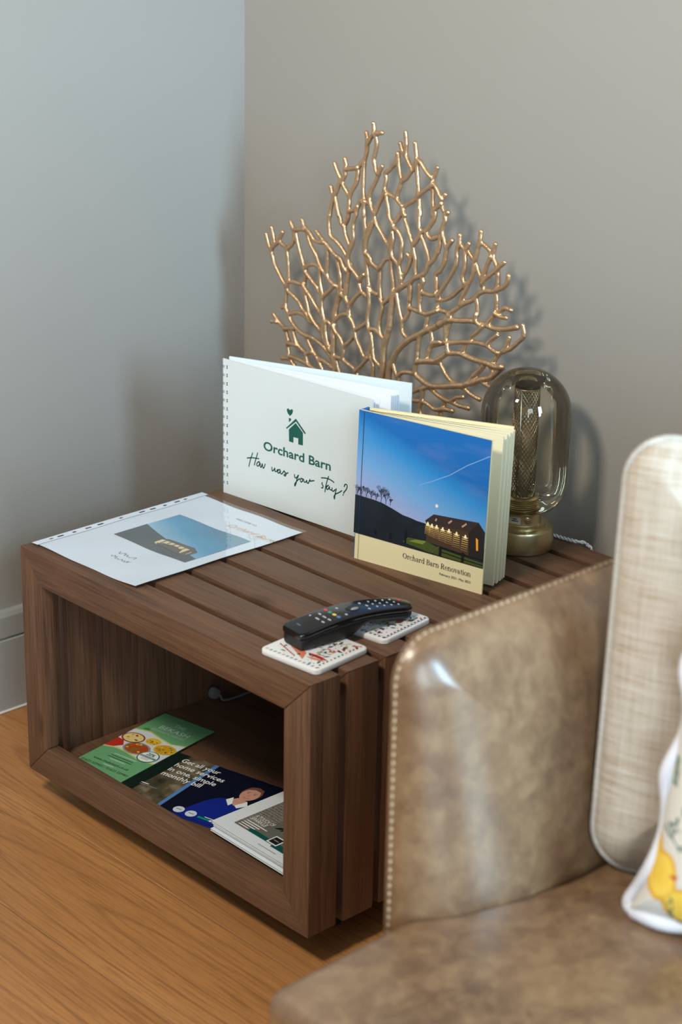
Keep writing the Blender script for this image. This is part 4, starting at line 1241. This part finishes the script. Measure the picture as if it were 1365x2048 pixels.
dish(0.0185, 0.1120, 0.019, flat((150, 60, 40), 0.4), flat((226, 214, 150), 0.4))
dish(0.0500, 0.1200, 0.0145, flat((220, 220, 214), 0.4), flat((226, 190, 60), 0.4))
dish(0.0800, 0.1110, 0.0180, flat((214, 180, 60), 0.4), flat((206, 160, 30), 0.4))
dish(0.0450, 0.0900, 0.0220, flat((150, 150, 150), 0.4), flat((176, 74, 30), 0.4))
pr.poly([(0, 0.0705), (0.014, 0.0745), (0.023, 0.086), (0.013, 0.098), (0, 0.100)], flat((190, 48, 32), 0.4), 3)
TEAL = flat((22, 110, 92), 0.4)
pr.disc(0.0760, 0.0800, 0.0165, TEAL, 6, ry=0.0165, n=28); pr.disc(0.0760, 0.0800, 0.0148, WHT, 7, n=28)
pr.rect(0.0622, 0.0770, 0.0898, 0.0815, TEAL, 8)
pr.text('20%', 0.0760, 0.0832, TEAL, width=0.0135, size=0.0105, bold=0.02, align='C', lv=9)
pr.text('DISCOUNT', 0.0760, 0.0779, WHT, width=0.024, size=0.0042, align='C', lv=9)
for yy in (0.0745, 0.0720): pr.stroke([(0.0695, yy), (0.0825, yy)], 0.0006, TEAL, 9)
PALE = flat((206, 226, 220), 0.45)
pr.text('THE', 0.0500, 0.1740, PALE, width=0.020, size=0.0125, align='C', lv=2)
pr.text('BEKASH', 0.0520, 0.1580, PALE, width=0.054, size=0.0150, align='C', lv=2)
pr.stroke([(0.019, 0.1545), (0.081, 0.1545)], 0.0004, PALE, 2)
pr.text('RESTAURANT & TAKEAWAY', 0.0500, 0.1490, PALE, width=0.062, size=0.0044, align='C', lv=2)
pr.poly([(0.008, 0.143), (0.016, 0.149), (0.022, 0.144), (0.014, 0.1415)], flat((70, 140, 60), 0.4), 3)
DKG = flat((20, 44, 34), 0.45)
for yy, x0_, x1_, mm in ((0.0600, 0.030, 0.072, PALE), (0.0545, 0.030, 0.070, DKG), (0.0495, 0.028, 0.072, DKG), (0.0445, 0.036, 0.064, PALE)):
    pr.stroke([(x0_, yy), (x1_, yy)], 0.0013, mm, 2)
pr.text('www.thebekash.co.uk', 0.0482, 0.0315, DKG, width=0.066, size=0.0085, align='C', lv=2)
pr.stroke([(0.040, 0.0275), (0.058, 0.0275)], 0.0013, PALE, 2)
pr.text('01623 559955 / 01623 554401', 0.0482, 0.0180, DKG, width=0.088, size=0.0078, align='C', lv=2)
pr.build('flyer_print', sh_, MT)

# --- pile of white magazines
rng = random.Random(12)
z = SH + 0.0034
nm = 5
mlab = ['bottom white magazine of the pile at the right of the crate', 'second white magazine from the bottom of the pile in the crate', 'middle white magazine of the pile in the crate', 'white magazine just under the topmost one in the crate', 'topmost white magazine with a tree picture on its cover, in the crate']
for i in range(nm):
    th = (0.0024, 0.0030, 0.0034, 0.0024, 0.0032)[i]
    r = tag(empty('magazine', (0.3400 + rng.uniform(0.0005, 0.005) * (i < nm - 1), 0.0541 + rng.uniform(-0.003, 0.003) * (i < nm - 1), z), -0.02 + rng.uniform(-0.008, 0.008) * (i < nm - 1)), mlab[i], 'magazine', 'white magazines in the crate')
    bm = bmesh.new(); add_box(bm, (0.1005, 0.137, th / 2), (0.199, 0.272, th - 0.0006)); obj('pages', bm, flat((206, 206, 196), 0.7), r)
    for zz in (0.0001, th - 0.0004):
        bm = bmesh.new(); add_box(bm, (0.1005, 0.137, zz + 0.0001), (0.201, 0.274, 0.0004), 0.0001)
        cv = obj('cover', bm, flat((222, 230, 238), 0.35), r)
    if i == nm - 1:
        pr = Print()
        zig = N('printed_zigzag'); tc = zig.n('ShaderNodeTexCoord')
        wv = zig.n('ShaderNodeTexWave', wave_type='BANDS', bands_direction='Y', wave_profile='TRI'); zig.l(tc.outputs['UV'], wv.inputs['Vector']); wv.inputs['Scale'].default_value = 60; wv.inputs['Distortion'].default_value = 9; wv.inputs['Detail Scale'].default_value = 14
        zig = zig.done(zig.ramp(wv.outputs['Fac'], [(0.35, lin((52, 56, 58))), (0.6, lin((156, 152, 140)))]), 0.35)
        pr.rect(0.0228, 0.0198, 0.180, 0.235, flat((104, 106, 100), 0.35), 1)
        pr.poly([(0.0228, 0.0198), (0.056, 0.0198), (0.060, 0.060), (0.070, 0.12), (0.0228, 0.12)], zig, 2)
        pr.poly([(0.050, 0.0198), (0.120, 0.0198), (0.120, 0.027), (0.050, 0.028)], flat((16, 82, 78), 0.35), 3)
        pr.rect(0.0228, 0.105, 0.180, 0.235, flat((14, 62, 52), 0.35), 3)
        g_ = random.Random(5)
        for _ in range(26): pr.leaf(0.105 + g_.uniform(-0.026, 0.03), 0.066 + g_.uniform(-0.018, 0.022), 0.017, 0.005, g_.uniform(0, 6.28), flat((22, 34, 30), 0.4), 4)
        pr.disc(0.083, 0.088, 0.012, flat((26, 34, 32), 0.4), 4)
        for j, (t, w_) in enumerate((('A TOUCH OF', 0.036), ('SPARKLE', 0.030))): pr.text(t, 0.0290, 0.0500 - j * 0.0085, WHT, width=w_, size=0.0100, lv=6)
        for j, w_ in enumerate((0.040, 0.030, 0.026, 0.018)): pr.stroke([(0.0290, 0.0370 - j * 0.0045), (0.0290 + w_, 0.0370 - j * 0.0045)], 0.0017, WHT, 6)
        pr.poly([(0.0870, 0.0205), (0.1060, 0.0205), (0.1060, 0.0390), (0.0870, 0.0390)], WHT, 6); pr.rect(0.0890, 0.0225, 0.1040, 0.0370, BLK, 7); pr.stroke([(0.092, 0.0298), (0.101, 0.0298)], 0.0016, flat((150, 150, 150), 0.5), 8)
        pr.rect(0.100, 0.0160, 0.180, 0.0198, flat((16, 82, 92), 0.35), 5)
        pr.stroke([(0.086, 0.0085), (0.120, 0.0085)], 0.0016, flat((150, 158, 168), 0.5), 2)
        pr.build('cover_print', cv, Matrix.Translation((0, 0, th - 0.0001)))
    z += th + 0.0002

# --- white plug left inside the crate
pg = tag(empty('power_plug', (0.0335, 0.312, SH)), 'small grey plug on a short cable at the dark back of the crate', 'plug')
bm = bmesh.new(); add_lathe(bm, [(0.0, -0.004), (0.0075, -0.004), (0.0095, -0.002), (0.0095, 0.004), (0.0075, 0.007), (0, 0.0075)], 24)
link('plug_body', bm_mesh('plug_body', bm, flat((120, 118, 116), 0.4), True, 0.6), pg, mw=Matrix.Translation((0, 0, 0.0118)) @ Matrix.Rotation(math.radians(88), 4, 'Y'))
bm = bmesh.new(); add_tube(bm, catmull([(0.007, 0.002, 0.012), (0.0125, 0.003, 0.0105), (0.0150, 0.005, 0.004), (0.018, 0.02, 0.0022), (0.019, 0.06, 0.0022)], 6), 0.0018, 8)
obj('cable', bm, flat((116, 114, 112), 0.5), pg, True)

# ================================================================ coasters
def coaster(c, ang, seed, label):
    r = tag(empty('coaster', (c[0], c[1], ZT), ang), label, 'coaster', 'patterned coasters under the remote')
    S = 0.094; R_ = 0.009; pts = []
    for cx, cy, a0_ in ((1, 1, 0), (-1, 1, 90), (-1, -1, 180), (1, -1, 270)):
        for k in range(6):
            a = math.radians(a0_ + 18 * k); pts.append((cx * (S / 2 - R_) + R_ * math.cos(a), cy * (S / 2 - R_) + R_ * math.sin(a)))
    bm = bmesh.new()
    rings = []
    for ins, zz in ((0.0006, 0.0003), (0.0, 0.0012), (0.0, 0.0058), (0.0006, 0.0068), (0.0018, 0.0072)):
        k = 1 - ins / (S / 2); rings.append([bm.verts.new((x * k, y * k, zz)) for x, y in pts])
    for A, B in zip(rings, rings[1:]):
        for k in range(len(A)): bm.faces.new([A[k], A[(k + 1) % len(A)], B[(k + 1) % len(B)], B[k]])
    bm.faces.new(list(reversed(rings[0]))); bm.faces.new(rings[-1])
    t = obj('tile', bm, flat((226, 228, 230), 0.25), r, True, 0.6)
    pr = Print(); g_ = random.Random(seed)
    cols = [(206, 128, 100), (196, 90, 66), (40, 110, 116), (36, 64, 110), (160, 40, 44), (180, 170, 100), (120, 150, 150), (214, 120, 130), (46, 70, 70)]
    C_ = [flat(c_, 0.3) for c_ in cols]
    h = S / 2 - 0.004
    navy = flat((36, 62, 72), 0.3)
    for k in range(13):
        t_ = -h + 0.003 + k * (2 * h - 0.006) / 12
        for sx, sy in ((t_, -h + 0.002), (h - 0.002, t_)):
            if seed == 1: pr.leaf(sx - 0.0012, sy - 0.0012, 0.0052, 0.0028, 0.9 if sy < -h + 0.004 else 2.2, C_[2] if k % 4 else C_[7], 1)
            else: pr.disc(sx, sy, 0.0019, navy, 1, n=7); pr.disc(sx + 0.0022, sy + 0.0024, 0.0009, navy, 1, n=6); pr.disc(sx - 0.0024, sy + 0.0030, 0.0008, C_[7], 1, n=6)
    if seed == 1:
        big = C_[0]
        pr.poly([(-0.034, -0.006), (-0.018, -0.006), (0.004, -0.018), (0.012, -0.034), (-0.002, -0.027), (-0.022, -0.017)], big, 1)
        pr.leaf(0.004, -0.016, 0.034, 0.006, -0.05, flat((168, 36, 40), 0.3), 2); pr.leaf(0.010, -0.026, 0.028, 0.005, 0.18, C_[0], 2)
        for k in range(9): pr.leaf(-0.034 + k * 0.0042, -0.022 - k * 0.0016, 0.006, 0.0022, 2.4, C_[1] if k % 2 else C_[4], 1)
    for _ in range(150):
        x, y_ = g_.uniform(-h + 0.008, h - 0.007), g_.uniform(-h + 0.008, h - 0.004)
        if seed == 1 and x < 0.012 and y_ < 0 and g_.random() < 0.75: continue
        m_ = g_.choice(C_)
        if g_.random() < 0.55: pr.leaf(x, y_, g_.uniform(0.0045, 0.011), g_.uniform(0.0016, 0.0038), g_.uniform(0, 6.28), m_, 1)
        else: pr.disc(x, y_, g_.uniform(0.0006, 0.0014), m_, 1, n=7)
    if seed == 2:
        for x, y_, L, w_, m_ in ((0.022, 0.004, 0.013, 0.008, C_[1]), (0.031, 0.018, 0.011, 0.006, C_[8]), (0.010, -0.012, 0.012, 0.007, C_[6]), (-0.006, -0.030, 0.009, 0.006, flat((140, 40, 90), 0.3)), (0.014, -0.018, 0.020, 0.003, C_[5])): pr.leaf(x, y_, L, w_, 1.2, m_, 2)
    pr.build('pattern', t, Matrix.Translation((0, 0, 0.0072)))
    return r


coaster((0.5235, 0.0640), math.radians(5), 1, 'white patterned coaster with orange leaves under the near end of the remote')
coaster((0.5120, 0.1830), math.radians(7), 2, 'white patterned coaster with dotted border under the far end of the remote')

# ================================================================ remote control
RB = Vector((0.5045, 0.0440)); RE = Vector((0.5240, 0.2230))
rl = (RE - RB).length
rem = tag(empty('remote_control', (RB.x, RB.y, ZT + 0.0074), -math.atan2(RE.x - RB.x, RE.y - RB.y)), 'black curved television remote lying across two white coasters', 'remote')


def rz_top(t): return 0.0205 + 0.0105 * math.sin(PI * min(1, t * 0.93 + 0.07)) - 0.004 * t
def rz_bot(t):
    if t < 0.40: return 0.0002
    if t < 0.58: s = (t - 0.40) / 0.18; return 0.0002 + 0.0125 * s * s * (3 - 2 * s)
    s = (t - 0.58) / 0.42; return 0.0127 * (1 - s) ** 1.3 + 0.0002


def rhalf(t):
    w_ = 0.0225 - 0.003 * t
    if t < 0.06: w_ *= 0.80 + 0.20 * math.sqrt(t / 0.06)
    if t > 0.88: w_ *= math.sqrt(max(0.02, 1 - ((t - 0.88) / 0.122) ** 2))
    return w_


def section(bm, t, zb, zt, w_, r_):
    q = []
    r_ = min(r_, (zt - zb) / 2 * 0.98, w_ * 0.9)
    for cx, cz, a0_ in ((1, 1, 0), (-1, 1, 90), (-1, -1, 180), (1, -1, 270)):
        for k in range(5):
            a = math.radians(a0_ + 22.5 * k)
            q.append(bm.verts.new((cx * (w_ - r_) + r_ * math.cos(a), t * rl, (zt - r_ if cz > 0 else zb + r_) + r_ * math.sin(a))))
    return q


def sweep(zbf, ztf, ws, r_, t0, t1, n, mat, name):
    bm = bmesh.new(); rings = []
    for i in range(n + 1):
        t = t0 + (t1 - t0) * i / n
        rings.append(section(bm, t, zbf(t), ztf(t), rhalf(t) * ws, r_))
    for A, B in zip(rings, rings[1:]):
        for k in range(20): bm.faces.new([A[k], A[(k + 1) % 20], B[(k + 1) % 20], B[k]])
    bm.faces.new(list(reversed(rings[0]))); bm.faces.new(rings[-1])
    return obj(name, bm, mat, rem, True, 0.9)


sweep(lambda t: rz_top(t) - 0.0085, rz_top, 1.0, 0.0036, 0, 1, 44, N('gloss_black').done(lin((14, 15, 18)), 0.16, spec=0.6), 'upper_shell')
bk = N('textured_black'); nv_ = bk.noise(bk.obj_coord(), 900, 2); bk = bk.done(lin((20, 21, 24)), 0.42, normal=bk.bump(nv_, 0.4, 0.0006))
sweep(rz_bot, lambda t: rz_top(t) - 0.0080, 0.93, 0.0050, 0.012, 0.985, 44, bk, 'lower_shell')


def button(x, t, rx, ry, rgb, name='button', h=0.0006):
    bm = bmesh.new(); add_lathe(bm, [(1, -0.6), (1, 0.4), (0.8, 1.0), (0, 1.1)], 14)
    sl = (rz_top(t + 0.02) - rz_top(t - 0.02)) / (0.04 * rl)
    return link(name, bm_mesh(name, bm, flat(rgb, 0.35), True, 0.8), rem, mw=Matrix.Translation((x, t * rl, rz_top(t))) @ Matrix.Rotation(math.atan(sl), 4, 'X') @ Matrix.Diagonal((rx, ry, h, 1)))


for x, c_ in ((-0.013, (200, 70, 90)), (-0.0045, (40, 150, 110)), (0.0045, (222, 196, 84)), (0.013, (40, 120, 190))): button(x, 0.335, 0.0034, 0.0024, c_)
for x, t, rx in ((-0.008, 0.265, 0.0030), (0.002, 0.262, 0.0040), (0.012, 0.262, 0.0034), (-0.013, 0.205, 0.0016), (0.0, 0.212, 0.0042), (0.012, 0.21, 0.0030)): button(x, t, rx, 0.0014, (170, 180, 196))
button(0.002, 0.50, 0.0085, 0.0100, (12, 12, 14), 'navigation_ring', 0.0009); button(0.006, 0.50, 0.0028, 0.0062, (150, 150, 150), 'scroll_wheel', 0.0022)
for x, t in ((-0.009, 0.41), (0.013, 0.40), (0.012, 0.60), (-0.008, 0.60), (0.002, 0.62)): button(x, t, 0.0024, 0.0016, (168, 176, 190))
for j in range(4):
    for x in (-0.009, 0.0, 0.009): button(x, 0.68 + j * 0.062, 0.0019, 0.0012, (176, 184, 198))
button(-0.006, 0.935, 0.0026, 0.0022, (220, 60, 110), 'power_button')
button(-0.004, 0.075, 0.0042, 0.0012, (96, 100, 108), 'maker_mark', 0.0002)

# ================================================================ sofa
SX0, SX1 = 0.97, 2.50
SZ = 0.382
sofa = tag(empty('leather_sofa', ((SX0 + SX1) / 2, 0.1, 0)), 'worn brown leather sofa with stitched arm in the right foreground', 'sofa')
sofa_off = Vector(((SX0 + SX1) / 2, 0.1, 0))


def rrect(x0, y0, x1, y1, r, ins, n=8, sharp=()):
    x0 += ins; y0 += ins; x1 -= ins; y1 -= ins
    out = []
    for ci, (cx, cy, a0_) in enumerate(((x1, y1, 0), (x0, y1, 90), (x0, y0, 180), (x1, y0, 270))):
        rr = max(r - ins, 0.0015) if ci not in sharp else 0.0015
        sx, sy = (1 if cx == x1 else -1), (1 if cy == y1 else -1)
        for k in range(n + 1):
            a = math.radians(a0_ + 90 * k / n)
            out.append((cx - sx * rr + rr * math.cos(a), cy - sy * rr + rr * math.sin(a)))
    return out


def dens(pts, m, n=8):
    o_ = []
    for j, ((a, b), (c, d)) in enumerate(zip(pts, pts[1:] + pts[:1])):
        k = m if j % (n + 1) == n else 1
        for i in range(k): o_.append((a + (c - a) * i / k, b + (d - b) * i / k))
    return o_


def pad_mesh(x0, y0, x1, y1, r, T, R_, bulge=0.35, both=False, dense_=10, sharp=(), p=2.0):
    """padded panel in (a,b) with thickness along c; returns bmesh in (a,b,c)"""
    bm = bmesh.new()
    ins = [0, 0.0015, 0.004, 0.008, 0.014, 0.022, 0.032, 0.045, 0.06, 0.08, 0.105, 0.135, 0.165]
    ins = [i for i in ins if i < min(x1 - x0, y1 - y0) / 2 - 0.01]
    for side in ((1, -1) if both else (1,)):
        rings = []
        for i in ins:
            f = min(1.0, i / R_)
            t = T * (1 - (1 - f) ** p) ** (1 / p)
            rings.append([bm.verts.new((a, b, side * (t + 0.0004))) for a, b in dens(rrect(x0, y0, x1, y1, r, i, sharp=sharp), dense_)])
        m = min(len(q) for q in rings)
        for A, B in zip(rings, rings[1:]):
            for k in range(len(A)):
                k2 = (k + 1) % len(A); bm.faces.new([A[k], A[k2], B[k2], B[k]])
        c = bm.verts.new((sum(v.co.x for v in rings[-1]) / m, sum(v.co.y for v in rings[-1]) / m, side * (T * 1.04 + 0.0004)))
        for k in range(m): bm.faces.new([rings[-1][k], rings[-1][(k + 1) % m], c])
        if side == 1: first = rings[0]
        else: second = rings[0]
    if both:
        for k in range(m): k2 = (k + 1) % m; bm.faces.new([first[k], second[k], second[k2], first[k2]])
    return bm


def sofa_arm(x_out, sgn):
    a0, a1, b0, b1 = -0.252, 0.60, 0.10, 0.642
    bm = pad_mesh(a0, b0, a1, b1, 0.042, 0.084, 0.150, dense_=26, sharp=(2, 3), p=2.0)
    for v in bm.verts:
        v.co.z *= 0.62 + 0.38 * min(1.0, max(0.0, (b1 - v.co.y) / 0.27))
    M = Matrix(((0, 0, sgn, x_out), (1, 0, 0, 0), (0, 1, 0, 0), (0, 0, 0, 1)))
    bmesh.ops.transform(bm, matrix=Matrix.Translation(-sofa_off) @ M, verts=bm.verts)
    arm = obj('arm', bm, LEATHER, sofa, True)
    # flat outer panel
    bm = bmesh.new()
    q = rrect(a0 - 0.001, b0, a1, b1 + 0.001, 0.042, 0, sharp=(2, 3))
    A = [bm.verts.new((x_out - sofa_off.x, y - sofa_off.y, z)) for y, z in q]; B = [bm.verts.new((x_out - sgn * 0.0025 - sofa_off.x, y - sofa_off.y, z)) for y, z in q]
    bm.faces.new(A); bm.faces.new(list(reversed(B)))
    for k in range(len(A)): bm.faces.new([A[k], B[k], B[(k + 1) % len(A)], A[(k + 1) % len(A)]])
    obj('outer_panel', bm, LEATHER, sofa)
    # row of stitches round the edge
    q = [(y, z) for y, z in dens(rrect(a0, b0, a1, b1, 0.042, -0.0005, sharp=(2, 3)), 60)]
    bm = bmesh.new(); acc = 0; last = None
    for (y, z), (y2, z2) in zip(q, q[1:] + q[:1]):
        L = math.hypot(y2 - y, z2 - z); s = 0.0
        while acc + (L - s) >= 0.0085:
            s += 0.0085 - acc; acc = 0
            t = s / L if L else 0
            yy, zz = y + (y2 - y) * t, z + (z2 - z) * t
            if zz > b0 + 0.01:
                an_ = math.atan2(z2 - z, y2 - y)
                vs0 = len(bm.verts)
                b2 = bmesh.new(); add_ball(b2, (0, 0, 0), 0.0017, (0.9, 1.9, 0.9), 7, 5)
                Mx = Matrix.Translation((x_out + sgn * 0.0025 - sofa_off.x, yy - sofa_off.y, zz)) @ Matrix.Rotation(an_, 4, 'X')
                bmesh.ops.transform(b2, matrix=Mx, verts=b2.verts)
                mp_ = {v: bm.verts.new(v.co) for v in b2.verts}
                for f in b2.faces: bm.faces.new([mp_[v] for v in f.verts])
                b2.free()
        acc += L - s
    obj('stitching', bm, flat((166, 140, 112), 0.6), arm, True)


sofa_arm(SX0, 1)
sofa_arm(SX1, -1)


def cushion(name, outline, z0, z1, r_, seg=5, parent=sofa, crown=0.0):
    bm = bmesh.new()
    a = [bm.verts.new((x - sofa_off.x, y - sofa_off.y, z0)) for x, y in outline]; b = [bm.verts.new((x - sofa_off.x, y - sofa_off.y, z1)) for x, y in outline]
    n = len(a)
    bm.faces.new(list(reversed(a))); bm.faces.new(b)
    for i in range(n): bm.faces.new([a[i], a[(i + 1) % n], b[(i + 1) % n], b[i]])
    bmesh.ops.recalc_face_normals(bm, faces=bm.faces)
    bmesh.ops.bevel(bm, geom=list(bm.edges), offset=r_, segments=seg, affect='EDGES', profile=0.5, clamp_overlap=True)
    if crown:
        xs = [x for x, _ in outline]; ys = [y for _, y in outline]
        xa, xb, ya, yb = min(xs), max(xs), min(ys), max(ys)
        for k in range(1, 16):
            for co, no in (((xa + (xb - xa) * k / 16 - sofa_off.x, 0, 0), (1, 0, 0)), ((0, ya + (yb - ya) * k / 16 - sofa_off.y, 0), (0, 1, 0))):
                bmesh.ops.bisect_plane(bm, geom=list(bm.verts) + list(bm.edges) + list(bm.faces), plane_co=co, plane_no=no)
        for v in bm.verts:
            u_ = (v.co.x + sofa_off.x - (xa + xb) / 2) / ((xb - xa) / 2); w_ = (v.co.y + sofa_off.y - (ya + yb) / 2) / ((yb - ya) / 2)
            k = max(0.0, (v.co.z - z0) / (z1 - z0))
            v.co.z += crown * k * k * (1 - u_ ** 4) * (1 - w_ ** 4)
            v.co.y -= 0.012 * (1 - u_ ** 2) * max(0, -w_) ** 3 * math.sin(PI * k)
    return obj(name, bm, LEATHER, parent, True, 1.2)


cushion('seat_cushion', [(0.988, -0.425), (1.742, -0.425), (1.742, 0.33), (1.052, 0.33), (1.052, -0.085), (1.040, -0.150), (1.018, -0.208), (0.988, -0.249)], 0.232, SZ - 0.012, 0.020, crown=0.018)
cushion('seat_cushion', [(2.482, -0.425), (2.482, -0.249), (2.452, -0.208), (2.430, -0.150), (2.418, -0.085), (2.418, 0.33), (1.746, 0.33), (1.746, -0.425)], 0.232, SZ - 0.012, 0.020, crown=0.018)
bm = bmesh.new(); add_box(bm, (0, 0.085 - 0.1, 0.165), (SX1 - SX0 - 0.03, 1.0, 0.125), 0.01, 2); obj('base', bm, LEATHER, sofa, True, 0.6)
bm = bmesh.new(); add_box(bm, (0, 0.475 - 0.1, 0.49), (SX1 - SX0 - 0.165, 0.23, 0.51), 0.06, 5); obj('backrest', bm, LEATHER, sofa, True, 0.9)
for sx in (-1, 1):
    for yy in (-0.33, 0.52):
        bm = bmesh.new(); add_lathe(bm, [(0.018, 0.0005), (0.024, 0.104)], 16, (sx * 0.68, yy - 0.1, 0)); obj('leg', bm, flat((50, 36, 28), 0.5), sofa, True, 0.6)

# ================================================================ cushions on the sofa
def pillow(name, BLp, a, lean_, w_, h_, T, r_, mat, label, pipe_mat, pipe_r, wavy=0.0, roll=0.0, pinch=0.0):
    r = tag(empty(name, BLp), label, 'cushion')
    wv_ = Vector((math.cos(a), math.sin(a), 0)); nb = Vector((-math.sin(a), math.cos(a), 0))
    hv = nb * math.sin(lean_) + Vector((0, 0, 1)) * math.cos(lean_)
    M = Matrix((wv_, hv, wv_.cross(hv))).transposed().to_4x4() @ Matrix.Rotation(roll, 4, 'Z')
    LM = M @ Matrix(((1, 0, 0, 0), (0, 0, 1, 0), (0, -1, 0, 0), (0, 0, 0, 1)))   # local x width, z height, y thickness
    bm = pad_mesh(0, 0, w_, h_, r_, T, 0.17, both=True, dense_=14, p=1.7)
    def pin(x, z_):
        kx = 1 - abs(2 * z_ / h_ - 1) ** 6; kz = 1 - abs(2 * x / w_ - 1) ** 6
        return x + pinch * kx * (1 - 2 * x / w_), z_ + pinch * 0.6 * kz * (1 - 2 * z_ / h_)
    for v in bm.verts:
        v.co.x, v.co.y = pin(v.co.x, v.co.y)
        d = 0.006 * noise.noise(Vector((v.co.x * 9, v.co.y * 9, v.co.z * 4 + 3))) * min(1, abs(v.co.z) / 0.02)
        v.co.z += d * (1 if v.co.z > 0 else -1)
    # (a,b,c) -> local (x,-c? ,z)
    bmesh.ops.transform(bm, matrix=Matrix(((1, 0, 0, 0), (0, 0, -1, 0), (0, 1, 0, 0), (0, 0, 0, 1))), verts=bm.verts)
    link('fabric_cover', bm_mesh('fabric_cover', bm, mat, True), r, mw=LM)
    bm = bmesh.new()
    per = dens(rrect(0, 0, w_, h_, r_, -0.001), 40)
    pts = []
    s_ = 0
    for (x, z_), (x2, z2) in zip(per, per[1:] + per[:1]):
        s_ += math.hypot(x2 - x, z2 - z_)
        x, z_ = pin(x, z_)
        pts.append((x + wavy * math.sin(s_ * 55) * (1 if x > w_ / 2 else -1) * 0.8, 0.0 + wavy * math.cos(s_ * 70), z_ + wavy * 0.6 * math.sin(s_ * 62 + 1)))
    add_tube(bm, pts, pipe_r, 8, closed=True)
    link('piping', bm_mesh('piping', bm, pipe_mat, True), r, mw=LM)
    return r


PIPE = mat_linen(lin((176, 172, 166)), lin((160, 150, 138)), 'piping_linen')
pillow('linen_cushion', (1.060, -0.066, SZ + 0.006), math.radians(31), math.radians(10), 0.42, 0.415, 0.055, 0.040, LINEN, 'beige woven linen cushion with piped edge, leaning on the sofa arm', PIPE, 0.0034)


def mat_floral():
    a = N('lemon_print'); v = a.obj_coord((1, 0.15, 1))
    vo = a.n('ShaderNodeTexVoronoi'); a.l(v, vo.inputs['Vector']); vo.inputs['Scale'].default_value = 15
    wob = a.noise(v, 30, 3)
    d = a.math('ADD', vo.outputs['Distance'], a.math('MULTIPLY', wob, 0.22))
    yel = a.ramp(d, [(0.0, lin((226, 186, 60))), (0.40, lin((240, 206, 92))), (0.47, lin((214, 160, 40))), (0.50, lin((216, 215, 210)))])
    lf = a.noise(a.obj_coord((1, 0.15, 1)), 26, 2, 0.5, 1.8)
    c = a.mix(a.ramp(lf, [(0.60, (0, 0, 0)), (0.63, (0.9, 0.9, 0.9)), (0.68, (0.9, 0.9, 0.9)), (0.70, (0, 0, 0))]), yel, lin((84, 116, 104)))
    st = a.noise(a.obj_coord((1, 0.15, 1)), 44, 1, 0.5)
    c = a.mix(a.ramp(st, [(0.70, (0, 0, 0)), (0.72, (1, 1, 1))]), c, lin((190, 110, 60)))
    return a.done(c, 0.8, spec=0.15)


pillow('floral_cushion', (1.137, -0.112, SZ + 0.006), math.radians(4), math.radians(11), 0.36, 0.36, 0.045, 0.014, mat_floral(), 'white cushion with yellow lemon flower print, in front of the beige cushion', flat((212, 214, 224), 0.8), 0.0075, wavy=0.0050, pinch=0.024)
